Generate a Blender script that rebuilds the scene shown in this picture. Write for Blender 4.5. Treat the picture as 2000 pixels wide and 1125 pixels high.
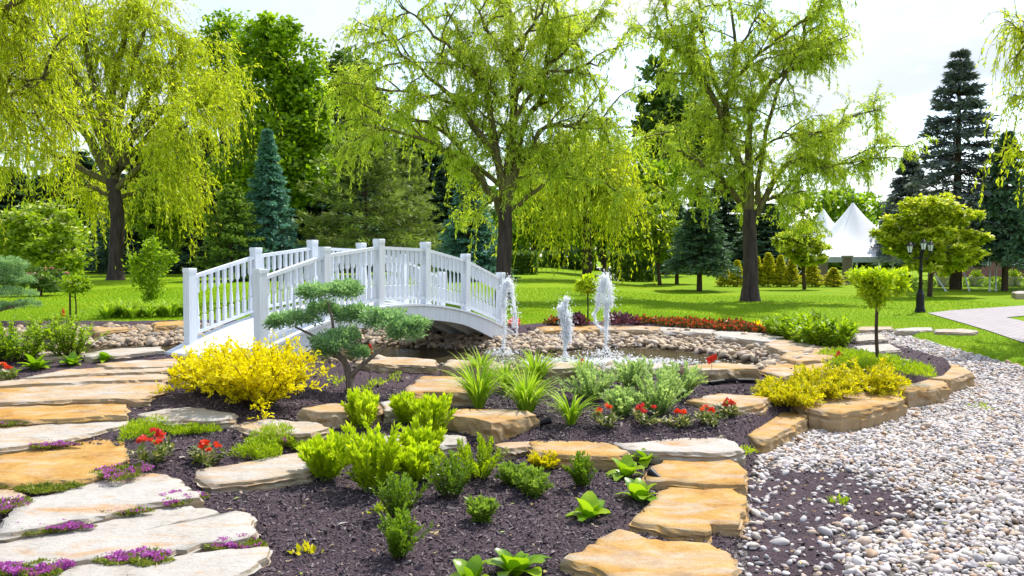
import bpy, math, random
import numpy as np
from mathutils import Vector, noise as mnoise
for _o in list(bpy.data.objects): bpy.data.objects.remove(_o)
scene = bpy.context.scene
COL = scene.collection
R = math.radians
# ------------------------------------------------------------------ camera
FPX = 1600.0; CX, CY = 1000.0, 562.5; HORIZON = 505.0; CAMH = 2.0
PITCH = math.atan((CY - HORIZON) / FPX)
cam_d = bpy.data.cameras.new('camera'); cam = bpy.data.objects.new('camera', cam_d); COL.objects.link(cam)
cam_d.sensor_width = 36; cam_d.lens = 36 * FPX / 2000; cam_d.clip_end = 2000; cam_d.clip_start = .1
cam.location = (0, 0, CAMH); cam.rotation_euler = (R(90) - PITCH, 0, 0)
scene.camera = cam
# ------------------------------------------------------------------ sun, sky, exposure
SUN_AZ, SUN_EL = R(40), R(56)          # azimuth clockwise from +Y
sv = Vector((math.sin(SUN_AZ) * math.cos(SUN_EL), math.cos(SUN_AZ) * math.cos(SUN_EL), math.sin(SUN_EL)))
sl = bpy.data.lights.new('sun', 'SUN'); so = bpy.data.objects.new('sun', sl); COL.objects.link(so)
sl.energy = 2.5; sl.angle = R(.55); sl.color = (1, .955, .88)
so.rotation_euler = (-sv).to_track_quat('-Z', 'Y').to_euler(); so.location = (20, 20, 40)
world = bpy.data.worlds.new('World'); scene.world = world; world.use_nodes = True
wn = world.node_tree; wn.nodes.clear()
def N(nt, t, **k):
    n = nt.nodes.new(t)
    for a, b in k.items():
        if a == 'in_':
            for i, v in b.items(): n.inputs[i].default_value = v
        else: setattr(n, a, b)
    return n
def LK(nt, a, b): nt.links.new(a, b)
def ramp(nt, fac, stops, interp='LINEAR'):
    n = nt.nodes.new('ShaderNodeValToRGB'); cr = n.color_ramp; cr.interpolation = interp
    while len(cr.elements) < len(stops): cr.elements.new(.5)
    for e, (p, c) in zip(cr.elements, stops):
        e.position = p; e.color = tuple(c) + (1,) if len(c) == 3 else c
    if fac is not None: nt.links.new(fac, n.inputs[0])
    return n.outputs[0]
sky = N(wn, 'ShaderNodeTexSky', sky_type='NISHITA', sun_disc=False, sun_elevation=SUN_EL, sun_rotation=SUN_AZ)
tc = N(wn, 'ShaderNodeTexCoord'); sep = N(wn, 'ShaderNodeSeparateXYZ'); LK(wn, tc.outputs['Generated'], sep.inputs[0])
mz = N(wn, 'ShaderNodeMath', operation='MAXIMUM', in_={1: .0}); LK(wn, sep.outputs[2], mz.inputs[0])
az_ = N(wn, 'ShaderNodeMath', operation='ADD', in_={1: .22}); LK(wn, mz.outputs[0], az_.inputs[0])
dx = N(wn, 'ShaderNodeMath', operation='DIVIDE'); LK(wn, sep.outputs[0], dx.inputs[0]); LK(wn, az_.outputs[0], dx.inputs[1])
dy = N(wn, 'ShaderNodeMath', operation='DIVIDE'); LK(wn, sep.outputs[1], dy.inputs[0]); LK(wn, az_.outputs[0], dy.inputs[1])
cmb = N(wn, 'ShaderNodeCombineXYZ'); LK(wn, dx.outputs[0], cmb.inputs[0]); LK(wn, dy.outputs[0], cmb.inputs[1])
nz = N(wn, 'ShaderNodeTexNoise', in_={'Scale': 1.5, 'Detail': 9., 'Roughness': .62, 'Distortion': .5}); LK(wn, cmb.outputs[0], nz.inputs['Vector'])
nz2 = N(wn, 'ShaderNodeTexNoise', in_={'Scale': .8, 'Detail': 4., 'Roughness': .5}); LK(wn, cmb.outputs[0], nz2.inputs['Vector'])
cmask = ramp(wn, nz.outputs[0], [(.41, (.0,) * 3), (.59, (1,) * 3)])
ccol = ramp(wn, nz2.outputs[0], [(.36, (.335, .372, .435)), (.60, (.47, .48, .495))])
skm = N(wn, 'ShaderNodeMix', data_type='RGBA', blend_type='MULTIPLY', in_={'Factor': 1.0}); LK(wn, sky.outputs[0], skm.inputs['A']); skm.inputs['B'].default_value = (.125, .125, .125, 1)
cm = N(wn, 'ShaderNodeMix', data_type='RGBA'); LK(wn, cmask, cm.inputs['Factor']); LK(wn, skm.outputs['Result'], cm.inputs['A']); LK(wn, ccol, cm.inputs['B'])
bg = N(wn, 'ShaderNodeBackground', in_={'Strength': 1.0}); LK(wn, cm.outputs['Result'], bg.inputs[0])
wo = N(wn, 'ShaderNodeOutputWorld'); LK(wn, bg.outputs[0], wo.inputs[0])
vs = scene.view_settings; vs.view_transform = 'Standard'; vs.look = 'None'; vs.gamma = 1; vs.exposure = 1.33; vs.use_curve_mapping = False
scene.render.engine = 'CYCLES'
cy = scene.cycles; cy.max_bounces = 7; cy.diffuse_bounces = 5; cy.glossy_bounces = 3; cy.transmission_bounces = 6; cy.transparent_max_bounces = 16
cy.use_denoising = True; cy.caustics_reflective = False; cy.caustics_refractive = False; cy.sample_clamp_indirect = 6
# ------------------------------------------------------------------ terrain
def smooth(a, b, x):
    t = np.clip((x - a) / (b - a), 0, 1); return t * t * (3 - 2 * t)
def sdist(poly, x, y):
    """signed distance to closed polygon, positive inside"""
    x = np.asarray(x, float); y = np.asarray(y, float)
    d = np.full(x.shape, 1e9); ins = np.zeros(x.shape, bool); n = len(poly)
    for i in range(n):
        ax, ay = poly[i]; bx, by = poly[(i + 1) % n]
        ex, ey = bx - ax, by - ay
        t = np.clip(((x - ax) * ex + (y - ay) * ey) / (ex * ex + ey * ey + 1e-12), 0, 1)
        d = np.minimum(d, np.hypot(x - ax - t * ex, y - ay - t * ey))
        c = ((ay > y) != (by > y)) & (x < (bx - ax) * (y - ay) / (by - ay + 1e-12) + ax)
        ins ^= c
    return np.where(ins, d, -d)
GRAVEL = [(1.30, 3.0), (1.42, 5.2), (1.72, 6.0), (2.15, 7.3), (2.55, 8.4), (3.35, 9.75), (4.4, 10.5), (5.5, 11.2), (6.6, 12.2), (7.25, 13.2), (7.3, 14.3), (7.35, 16.5), (7.7, 18.5), (8.5, 21.2), (9.9, 21.6),
          (9.45, 18.0), (9.15, 15.0), (9.3, 12.0), (9.8, 9.0), (10, 3.0)]
POND = [(-14, 13.5), (-9, 12.8), (-6.3, 12.35), (-5.2, 12.9), (-4.5, 12.9), (-3.1, 12.2), (-1.8, 12.2), (-.8, 11.9), (0, 11.5), (1.5, 11.4), (2.9, 11.5), (4.2, 12.2), (5.0, 13.2), (5.3, 14.5), (5.0, 16),
        (4, 17.2), (2.8, 17.8), (1.2, 17.75), (.3, 17.0), (-.4, 16.35), (-1.7, 17.1), (-3, 18), (-6, 18.5), (-7.6, 18.6), (-9, 18.2), (-14, 17.6)]
GARDEN = [(-16, 2), (-16, 18.6), (-9, 18.9), (-7.6, 19.3), (-6, 19.2), (-3, 18.8), (-1.6, 17.8), (.2, 18.2), (1.2, 19.0), (2.8, 19.2), (4.4, 18.9), (5.5, 18.0), (6.3, 17.2), (7.0, 17.0), (7.6, 17.2), (7.6, 2)]
WATER_Z = .21
def lawn_z(x, y):
    return .5 - .35 * smooth(2, 8, x) + .011 * np.clip(y - 16, 0, 60) + .03 * np.sin(x * .21 + 1) * np.sin(y * .17)
def G(x, y):
    x = np.asarray(x, float); y = np.asarray(y, float)
    zb = .03 * np.clip(y - 5, -3, 8) + .16 * smooth(7.5, 8.5, y + .12 * np.sin(x * 2.1)) + .012 * np.sin(x * 2.3 + y) * np.sin(y * 2.9 - x)
    zb = zb + .14 * smooth(11.0, 13.5, y) * smooth(6.4, 4.5, x)
    zp = .093 * np.clip(y - 5, -1.5, 6.6)
    w = smooth(-1.9, -3.3, x)
    zb = zb * (1 - w) + zp * w
    zg = .10 * smooth(9, 22, y) + .008 * np.sin(x * 3.1) * np.sin(y * 2.7)
    lz = lawn_z(x, y)
    gd = sdist(GARDEN, x, y)
    lw = smooth(.5, -.5, gd)
    z = zb * (1 - lw) + lz * lw
    # garden bed drops to the gravel behind its kerb stones
    gs = sdist(GRAVEL, x, y)
    gw = smooth(-.25, .05, gs)
    z = z * (1 - gw) + zg * gw
    far = smooth(-.1, .6, gs - 99)  # unused
    pd = sdist(POND, x, y)
    rim = .40 + .05 * smooth(0, -3, x)
    rw = smooth(-.9, .0, pd)
    z = np.where(pd > -.9, z * (1 - rw) + rim * rw, z)
    pk = pd * (1 + 2.2 * smooth(14.6, 13.0, y) * smooth(-8, -5, x) * smooth(4.6, 3.6, x))
    pk = pk * (1 + 1.3 * smooth(.6, -.6, x) * smooth(-5.6, -4.2, x) * (y > 13))
    z = np.where(pd > 0, rim - .125 * np.clip(pk, 0, 2.05) - .3 * np.clip(pk - 2.05, 0, 1.6), z)
    return z
def Gs(x, y): return float(G(np.array([x]), np.array([y]))[0])
_cp, _sp = math.cos(PITCH), math.sin(PITCH)
def ray(px, py):
    u = (px - CX) / FPX; v = (py - CY) / FPX
    return np.array([u, _cp - v * _sp, -_sp - v * _cp])
def at(px, py, Y):
    d = ray(px, py); return np.array([0, 0, CAMH]) + d * (Y / d[1])
def onz(px, py, z):
    d = ray(px, py); return np.array([0, 0, CAMH]) + d * ((z - CAMH) / d[2])
_ts = np.concatenate([np.arange(3.5, 30, .02), np.arange(30, 120, .1)])
def hit(px, py):
    d = ray(px, py); P = np.array([0, 0, CAMH])[None] + d[None] * (_ts / d[1])[:, None]
    g = G(P[:, 0], P[:, 1]); k = np.argmax(P[:, 2] < g)
    if P[k, 2] >= g[k]: k = len(_ts) - 1
    p = P[k].copy(); p[2] = g[k]; return p
def project(p):
    q = np.array(p) - np.array([0, 0, CAMH]); f = q[1] * _cp - q[2] * _sp; u = q[1] * _sp + q[2] * _cp
    return CX + FPX * q[0] / f, CY - FPX * u / f
# ------------------------------------------------------------------ mesh helpers
class MB:
    def __init__(s): s.V = []; s.Q = []; s.T = []; s.A = []; s.n = 0
    def add(s, V, Q=None, T=None, var=None):
        V = np.asarray(V, float).reshape(-1, 3)
        if Q is not None and len(Q): s.Q.append(np.asarray(Q, int).reshape(-1, 4) + s.n)
        if T is not None and len(T): s.T.append(np.asarray(T, int).reshape(-1, 3) + s.n)
        if var is None: var = np.zeros(len(V))
        elif np.isscalar(var): var = np.full(len(V), float(var))
        s.V.append(V); s.A.append(np.asarray(var, float)); s.n += len(V); return s
    def mesh(s, name, mat=None, smooth_=False, off=(0, 0, 0)):
        V = np.concatenate(s.V) - np.asarray(off, float)
        Q = np.concatenate(s.Q) if s.Q else np.zeros((0, 4), int); T = np.concatenate(s.T) if s.T else np.zeros((0, 3), int)
        me = bpy.data.meshes.new(name); me.vertices.add(len(V)); me.vertices.foreach_set('co', V.astype(np.float32).ravel())
        li = np.concatenate([Q.ravel(), T.ravel()]).astype(np.int32); me.loops.add(len(li)); me.loops.foreach_set('vertex_index', li)
        st = np.concatenate([np.arange(len(Q)) * 4, len(Q) * 4 + np.arange(len(T)) * 3]).astype(np.int32)
        me.polygons.add(len(st)); me.polygons.foreach_set('loop_start', st)
        me.polygons.foreach_set('use_smooth', np.full(len(st), bool(smooth_)))
        a = me.attributes.new('var', 'FLOAT', 'POINT'); a.data.foreach_set('value', np.concatenate(s.A).astype(np.float32))
        me.update(calc_edges=True)
        if mat: me.materials.append(mat)
        return me
    def build(s, name, mat, parent=None, smooth_=False, off=(0, 0, 0)):
        o = bpy.data.objects.new(name, s.mesh(name, mat, smooth_, off)); COL.objects.link(o)
        if parent is not None: o.parent = parent
        return o
def unit(v): return v / (np.linalg.norm(v, axis=-1, keepdims=True) + 1e-9)
def box(mb, c, s, rot=0., var=0., ax=None):
    """box centred at c, size s, rotated about z, or along axis frame ax (3x3 columns)"""
    h = np.array(s) / 2
    V = np.array([[x, y, z] for x in (-1, 1) for y in (-1, 1) for z in (-1, 1)]) * h
    if ax is not None: V = V @ np.array(ax).T
    elif rot:
        c_, s_ = math.cos(rot), math.sin(rot); V = V @ np.array([[c_, -s_, 0], [s_, c_, 0], [0, 0, 1]]).T
    Q = [[0, 1, 3, 2], [4, 6, 7, 5], [0, 4, 5, 1], [2, 3, 7, 6], [0, 2, 6, 4], [1, 5, 7, 3]]
    mb.add(V + np.array(c), Q, var=var); return mb
def lathe(mb, prof, n=12, c=(0, 0, 0), var=0.):
    a = np.arange(n) * 2 * math.pi / n; V = []
    for r, z in prof: V.append(np.stack([r * np.cos(a), r * np.sin(a), np.full(n, z)], 1))
    V = np.concatenate(V) + np.array(c); Q = []
    for k in range(len(prof) - 1):
        for i in range(n): j = (i + 1) % n; Q.append([k * n + i, k * n + j, (k + 1) * n + j, (k + 1) * n + i])
    T = [[0, (i + 1) % n, i] for i in range(1, n - 1)]; b = (len(prof) - 1) * n
    T += [[b, b + i, b + i + 1] for i in range(1, n - 1)]
    mb.add(V, Q, T, var); return mb
def tubes(mb, P, r0, r1, sides=4, var=0., power=1.):
    """P (n,k,3) polylines"""
    P = np.asarray(P, float)
    if P.ndim == 2: P = P[None]
    n, k, _ = P.shape
    Tn = unit(np.gradient(P, axis=1)); ref = np.where(np.abs(Tn[..., 2:3]) > .9, np.array([1., 0, 0]), np.array([0, 0, 1.]))
    A = unit(np.cross(Tn, ref)); B = np.cross(Tn, A)
    t = np.linspace(0, 1, k)[None, :, None] ** power
    r0 = np.asarray(r0, float).reshape(-1, 1, 1); r1 = np.asarray(r1, float).reshape(-1, 1, 1)
    r = r0 * (1 - t) + r1 * t
    ang = np.arange(sides) * 2 * math.pi / sides
    V = P[:, :, None, :] + r[..., None] * (A[:, :, None, :] * np.cos(ang)[None, None, :, None] + B[:, :, None, :] * np.sin(ang)[None, None, :, None])
    idx = np.arange(n * k * sides).reshape(n, k, sides); nx = np.roll(idx, -1, axis=2)
    Q = np.stack([idx[:, :-1], nx[:, :-1], nx[:, 1:], idx[:, 1:]], -1).reshape(-1, 4)
    mb.add(V.reshape(-1, 3), Q, var=var); return mb
def resample(pts, k):
    pts = np.asarray(pts, float); n = len(pts)
    if n == 2: return pts[0] + (pts[1] - pts[0]) * np.linspace(0, 1, k)[:, None]
    ext = np.concatenate([[2 * pts[0] - pts[1]], pts, [2 * pts[-1] - pts[-2]]]); out = []
    for t in np.linspace(0, n - 1, k):
        i = min(int(t), n - 2); f = t - i; p0, p1, p2, p3 = ext[i:i + 4]
        out.append(.5 * (2 * p1 + (p2 - p0) * f + (2 * p0 - 5 * p1 + 4 * p2 - p3) * f * f + (3 * p1 - p0 - 3 * p2 + p3) * f ** 3))
    return np.array(out)
def grow(rng, p, d, length, nseg, droop, wig):
    """vectorised random-walk branches; returns (n,nseg+1,3)"""
    p = p.copy(); d = unit(d); seg = np.asarray(length, float).reshape(-1, 1) / nseg; out = [p.copy()]
    for i in range(nseg):
        d = unit(d + rng.normal(0, wig, d.shape) + np.array([0, 0, -1.]) * droop); p = p + d * seg; out.append(p.copy())
    return np.stack(out, 1)
def sample_on(rng, P, cnt, t0=0., t1=1.):
    """cnt random points on each polyline -> pos, tangent, t, index"""
    n, k, _ = P.shape; idx = np.repeat(np.arange(n), cnt); t = rng.uniform(t0, t1, len(idx)); f = t * (k - 1); i = np.minimum(f.astype(int), k - 2); f = (f - i)[:, None]
    a = P[idx, i]; b = P[idx, i + 1]; return a * (1 - f) + b * f, unit(b - a), t, idx
def leaves(mb, rng, P, D, L, W, nrm=None, jit=.0, var=None, bend=0.):
    """one pointed leaf (quad) each"""
    n = len(P); D = unit(D)
    if nrm is None: nrm = rng.normal(0, 1, (n, 3)) + np.array([0, 0, .7])
    S = unit(np.cross(D, nrm)); U = np.cross(S, D)
    L = np.asarray(L, float) * np.ones(n); W = np.asarray(W, float) * np.ones(n)
    if jit: q = rng.uniform(1 - jit, 1 + jit, n); L = L * q; W = W * q
    L = L[:, None]; W = W[:, None]
    V = np.stack([P, P + D * L * .45 + S * W * .5 + U * L * bend, P + D * L, P + D * L * .45 - S * W * .5 + U * L * bend], 1)
    if var is None: var = rng.uniform(0, 1, n)
    mb.add(V.reshape(-1, 3), np.arange(4 * n).reshape(n, 4), var=np.repeat(var, 4)); return mb
def thing(name, label, cat, loc=(0, 0, 0), group=None, rz=0., sc=1.):
    o = bpy.data.objects.new(name, None); COL.objects.link(o); o.location = loc; o.rotation_euler = (0, 0, rz); o.scale = (sc,) * 3 if np.isscalar(sc) else sc
    o.empty_display_size = .1; return tag(o, label, cat, group)
def tag(o, label, cat, group=None, kind=None):
    if label: o['label'] = label
    if cat: o['category'] = cat
    if group: o['group'] = group
    if kind: o['kind'] = kind
    return o
def dup(root, loc, rz=0., sc=1., label=None, group=None):
    r = root.copy(); COL.objects.link(r); r.location = loc; r.rotation_euler = (0, 0, rz); r.scale = (sc,) * 3 if np.isscalar(sc) else sc
    if label: r['label'] = label
    if group: r['group'] = group
    for ch in list(root.children):
        c = ch.copy(); COL.objects.link(c); c.parent = r
        for g in list(ch.children):
            d = g.copy(); COL.objects.link(d); d.parent = c
    return r
# ------------------------------------------------------------------ materials
def newmat(name):
    m = bpy.data.materials.new(name); m.use_nodes = True; nt = m.node_tree; nt.nodes.clear()
    out = N(nt, 'ShaderNodeOutputMaterial'); return m, nt, out
def plain(name, col, rough=.6, spec=.4, metal=0., nscale=8., namp=.12, bump=0., bscale=60.):
    m, nt, out = newmat(name)
    b = N(nt, 'ShaderNodeBsdfPrincipled', in_={'Roughness': rough, 'Specular IOR Level': spec, 'Metallic': metal}); LK(nt, b.outputs[0], out.inputs[0])
    t = N(nt, 'ShaderNodeTexCoord'); n = N(nt, 'ShaderNodeTexNoise', in_={'Scale': nscale, 'Detail': 5.}); LK(nt, t.outputs['Object'], n.inputs['Vector'])
    c = ramp(nt, n.outputs[0], [(.3, [x * (1 - namp) for x in col]), (.7, [min(1, x * (1 + namp)) for x in col])]); LK(nt, c, b.inputs['Base Color'])
    if bump:
        n2 = N(nt, 'ShaderNodeTexNoise', in_={'Scale': bscale, 'Detail': 4.}); LK(nt, t.outputs['Object'], n2.inputs['Vector'])
        bp = N(nt, 'ShaderNodeBump', in_={'Strength': bump, 'Distance': .01}); LK(nt, n2.outputs[0], bp.inputs['Height']); LK(nt, bp.outputs[0], b.inputs['Normal'])
    return m
def leafmat(name, c1, c2, transl=.4, rough=.45, spec=.35, c3=None, tboost=1.3):
    """leaf colour varies leaf by leaf"""
    m, nt, out = newmat(name)
    at_ = N(nt, 'ShaderNodeAttribute', attribute_name='var')
    st = [(0, c1), (1, c2)] if c3 is None else [(0, c1), (.75, c2), (.95, c3)]
    c = ramp(nt, at_.outputs['Fac'], st)
    b = N(nt, 'ShaderNodeBsdfPrincipled', in_={'Roughness': rough, 'Specular IOR Level': spec}); LK(nt, c, b.inputs['Base Color'])
    tr = N(nt, 'ShaderNodeBsdfTranslucent'); mul = N(nt, 'ShaderNodeMix', data_type='RGBA', blend_type='MULTIPLY', in_={'Factor': 1.0}); LK(nt, c, mul.inputs['A']); mul.inputs['B'].default_value = (tboost * .97, tboost, tboost * .5, 1)
    LK(nt, mul.outputs['Result'], tr.inputs[0])
    mx = N(nt, 'ShaderNodeMixShader', in_={0: transl}); LK(nt, b.outputs[0], mx.inputs[1]); LK(nt, tr.outputs[0], mx.inputs[2]); LK(nt, mx.outputs[0], out.inputs[0])
    return m
def barkmat(name, c1, c2, scale=6.):
    m, nt, out = newmat(name)
    b = N(nt, 'ShaderNodeBsdfPrincipled', in_={'Roughness': .85, 'Specular IOR Level': .2}); LK(nt, b.outputs[0], out.inputs[0])
    t = N(nt, 'ShaderNodeTexCoord'); mp = N(nt, 'ShaderNodeMapping', in_={'Scale': (1, 1, .18)}); LK(nt, t.outputs['Object'], mp.inputs[0])
    n = N(nt, 'ShaderNodeTexNoise', in_={'Scale': scale, 'Detail': 8., 'Roughness': .65}); LK(nt, mp.outputs[0], n.inputs['Vector'])
    c = ramp(nt, n.outputs[0], [(.32, c1), (.68, c2)]); LK(nt, c, b.inputs['Base Color'])
    bp = N(nt, 'ShaderNodeBump', in_={'Strength': .9, 'Distance': .05}); LK(nt, n.outputs[0], bp.inputs['Height']); LK(nt, bp.outputs[0], b.inputs['Normal'])
    return m
def stonemat(name):
    """sandstone: object colour red channel = how bleached, green = how orange"""
    m, nt, out = newmat(name)
    b = N(nt, 'ShaderNodeBsdfPrincipled', in_={'Roughness': .82, 'Specular IOR Level': .25}); LK(nt, b.outputs[0], out.inputs[0])
    oi = N(nt, 'ShaderNodeObjectInfo'); sp = N(nt, 'ShaderNodeSeparateColor'); LK(nt, oi.outputs['Color'], sp.inputs[0])
    t = N(nt, 'ShaderNodeTexCoord'); off = N(nt, 'ShaderNodeVectorMath', operation='ADD'); LK(nt, t.outputs['Object'], off.inputs[0])
    cmbr = N(nt, 'ShaderNodeCombineXYZ'); mr = N(nt, 'ShaderNodeMath', operation='MULTIPLY', in_={1: 37.}); LK(nt, oi.outputs['Random'], mr.inputs[0]); LK(nt, mr.outputs[0], cmbr.inputs[0]); LK(nt, mr.outputs[0], cmbr.inputs[1]); LK(nt, cmbr.outputs[0], off.inputs[1])
    mp = N(nt, 'ShaderNodeMapping', in_={'Scale': (1., 2.6, 5.5), 'Rotation': (0, 0, .25)}); LK(nt, off.outputs[0], mp.inputs[0])
    n1 = N(nt, 'ShaderNodeTexNoise', in_={'Scale': 1.7, 'Detail': 7., 'Roughness': .62, 'Distortion': .6}); LK(nt, mp.outputs[0], n1.inputs['Vector'])
    n2 = N(nt, 'ShaderNodeTexNoise', in_={'Scale': 3.3, 'Detail': 9., 'Roughness': .7, 'Distortion': .3}); LK(nt, off.outputs[0], n2.inputs['Vector'])
    n3 = N(nt, 'ShaderNodeTexNoise', in_={'Scale': 55., 'Detail': 6., 'Roughness': .7}); LK(nt, off.outputs[0], n3.inputs['Vector'])
    # bleached mask
    ad = N(nt, 'ShaderNodeMath', operation='ADD'); LK(nt, n1.outputs[0], ad.inputs[0]); LK(nt, sp.outputs[0], ad.inputs[1])
    fb = ramp(nt, ad.outputs[0], [(.60, (0,) * 3), (.94, (1,) * 3)])
    oc = ramp(nt, n2.outputs[0], [(.28, (.24, .11, .028)), (.44, (.42, .225, .050)), (.60, (.47, .295, .090)), (.78, (.50, .39, .22))])
    wc = ramp(nt, n2.outputs[0], [(.28, (.26, .215, .165)), (.44, (.42, .385, .34)), (.75, (.485, .46, .43))])
    mx = N(nt, 'ShaderNodeMix', data_type='RGBA'); LK(nt, fb, mx.inputs['Factor']); LK(nt, oc, mx.inputs['A']); LK(nt, wc, mx.inputs['B'])
    # rusty stains
    n5 = N(nt, 'ShaderNodeTexNoise', in_={'Scale': 1.15, 'Detail': 6., 'Roughness': .6, 'Distortion': .9}); LK(nt, mp.outputs[0], n5.inputs['Vector'])
    fst = ramp(nt, n5.outputs[0], [(.57, (0,) * 3), (.70, (.8,) * 3)])
    mxs = N(nt, 'ShaderNodeMix', data_type='RGBA'); LK(nt, fst, mxs.inputs['Factor']); LK(nt, mx.outputs['Result'], mxs.inputs['A']); mxs.inputs['B'].default_value = (.45, .22, .045, 1)
    mx = mxs
    # fine speckle, cracks
    spk = ramp(nt, n3.outputs[0], [(.3, (.72,) * 3), (.5, (1,) * 3), (.8, (1.08,) * 3)])
    m2 = N(nt, 'ShaderNodeMix', data_type='RGBA', blend_type='MULTIPLY', in_={'Factor': .8}); LK(nt, mx.outputs['Result'], m2.inputs['A']); LK(nt, spk, m2.inputs['B'])
    # steep sides blend towards grey-brown and tan
    ge = N(nt, 'ShaderNodeNewGeometry'); sg = N(nt, 'ShaderNodeSeparateXYZ'); LK(nt, ge.outputs['True Normal'], sg.inputs[0])
    fs = ramp(nt, sg.outputs[2], [(.25, (1,) * 3), (.75, (0,) * 3)])
    sc_ = ramp(nt, n1.outputs[0], [(.3, (.25, .19, .13)), (.5, (.36, .27, .16)), (.7, (.40, .24, .08))])
    fm = N(nt, 'ShaderNodeMath', operation='MULTIPLY', in_={1: .65}); LK(nt, fs, fm.inputs[0])
    m3 = N(nt, 'ShaderNodeMix', data_type='RGBA'); LK(nt, fm.outputs[0], m3.inputs['Factor']); LK(nt, m2.outputs['Result'], m3.inputs['A']); LK(nt, sc_, m3.inputs['B'])
    LK(nt, m3.outputs['Result'], b.inputs['Base Color'])
    n4 = N(nt, 'ShaderNodeTexNoise', in_={'Scale': 9., 'Detail': 10., 'Roughness': .72}); LK(nt, mp.outputs[0], n4.inputs['Vector'])
    bp = N(nt, 'ShaderNodeBump', in_={'Strength': .75, 'Distance': .022}); LK(nt, n4.outputs[0], bp.inputs['Height'])
    stp = ramp(nt, n1.outputs[0], [(0, (0,) * 3), (.40, (.25,) * 3), (.47, (.5,) * 3), (.54, (.75,) * 3), (.62, (1,) * 3)], 'CONSTANT')
    bpf = N(nt, 'ShaderNodeBump', in_={'Strength': .8, 'Distance': .018}); LK(nt, stp, bpf.inputs['Height']); LK(nt, bp.outputs[0], bpf.inputs['Normal']); bp = bpf
    bp2 = N(nt, 'ShaderNodeBump', in_={'Strength': .5, 'Distance': .005}); LK(nt, n3.outputs[0], bp2.inputs['Height']); LK(nt, bp.outputs[0], bp2.inputs['Normal']); LK(nt, bp2.outputs[0], b.inputs['Normal'])
    return m
def pebblemat(name, instanced):
    m, nt, out = newmat(name)
    b = N(nt, 'ShaderNodeBsdfPrincipled', in_={'Roughness': .62, 'Specular IOR Level': .35}); LK(nt, b.outputs[0], out.inputs[0])
    if instanced: c = N(nt, 'ShaderNodeAttribute', attribute_type='INSTANCER', attribute_name='col').outputs['Color']
    else: c = N(nt, 'ShaderNodeObjectInfo').outputs['Color']
    t = N(nt, 'ShaderNodeTexCoord'); n = N(nt, 'ShaderNodeTexNoise', in_={'Scale': 5., 'Detail': 6., 'Roughness': .65}); LK(nt, t.outputs['Object'], n.inputs['Vector'])
    r = ramp(nt, n.outputs[0], [(.3, (.62, .6, .58)), (.6, (1.0,) * 3)])
    mx = N(nt, 'ShaderNodeMix', data_type='RGBA', blend_type='MULTIPLY', in_={'Factor': .8}); LK(nt, c, mx.inputs['A']); LK(nt, r, mx.inputs['B']); LK(nt, mx.outputs['Result'], b.inputs['Base Color'])
    return m
def soilmat(name, cols, scale=60., bump=.9, dist=.02):
    m, nt, out = newmat(name)
    b = N(nt, 'ShaderNodeBsdfPrincipled', in_={'Roughness': .95, 'Specular IOR Level': .12}); LK(nt, b.outputs[0], out.inputs[0])
    t = N(nt, 'ShaderNodeTexCoord'); n = N(nt, 'ShaderNodeTexNoise', in_={'Scale': scale, 'Detail': 6., 'Roughness': .75}); LK(nt, t.outputs['Object'], n.inputs['Vector'])
    n2 = N(nt, 'ShaderNodeTexNoise', in_={'Scale': 2.2, 'Detail': 5.}); LK(nt, t.outputs['Object'], n2.inputs['Vector'])
    c = ramp(nt, n.outputs[0], [(.3, cols[0]), (.55, cols[1]), (.72, cols[2])])
    r2 = ramp(nt, n2.outputs[0], [(.3, (.75,) * 3), (.7, (1.2, 1.15, 1.12))])
    mx = N(nt, 'ShaderNodeMix', data_type='RGBA', blend_type='MULTIPLY', in_={'Factor': 1.}); LK(nt, c, mx.inputs['A']); LK(nt, r2, mx.inputs['B']); LK(nt, mx.outputs['Result'], b.inputs['Base Color'])
    bp = N(nt, 'ShaderNodeBump', in_={'Strength': bump, 'Distance': dist}); LK(nt, n.outputs[0], bp.inputs['Height']); LK(nt, bp.outputs[0], b.inputs['Normal'])
    return m
def lawnmat(name):
    m, nt, out = newmat(name)
    b = N(nt, 'ShaderNodeBsdfPrincipled', in_={'Roughness': .9, 'Specular IOR Level': .1}); LK(nt, b.outputs[0], out.inputs[0])
    t = N(nt, 'ShaderNodeTexCoord'); n = N(nt, 'ShaderNodeTexNoise', in_={'Scale': 38., 'Detail': 6., 'Roughness': .75}); LK(nt, t.outputs['Object'], n.inputs['Vector'])
    n2 = N(nt, 'ShaderNodeTexNoise', in_={'Scale': .35, 'Detail': 6., 'Roughness': .6}); LK(nt, t.outputs['Object'], n2.inputs['Vector'])
    c = ramp(nt, n.outputs[0], [(.3, (.135, .25, .002)), (.7, (.21, .35, .003))])
    r2 = ramp(nt, n2.outputs[0], [(.3, (.78, .88, .8)), (.7, (1.32, 1.10, 1.0))])
    mx = N(nt, 'ShaderNodeMix', data_type='RGBA', blend_type='MULTIPLY', in_={'Factor': 1.}); LK(nt, c, mx.inputs['A']); LK(nt, r2, mx.inputs['B']); LK(nt, mx.outputs['Result'], b.inputs['Base Color'])
    bp = N(nt, 'ShaderNodeBump', in_={'Strength': .8, 'Distance': .05}); LK(nt, n.outputs[0], bp.inputs['Height']); LK(nt, bp.outputs[0], b.inputs['Normal'])
    return m
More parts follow.
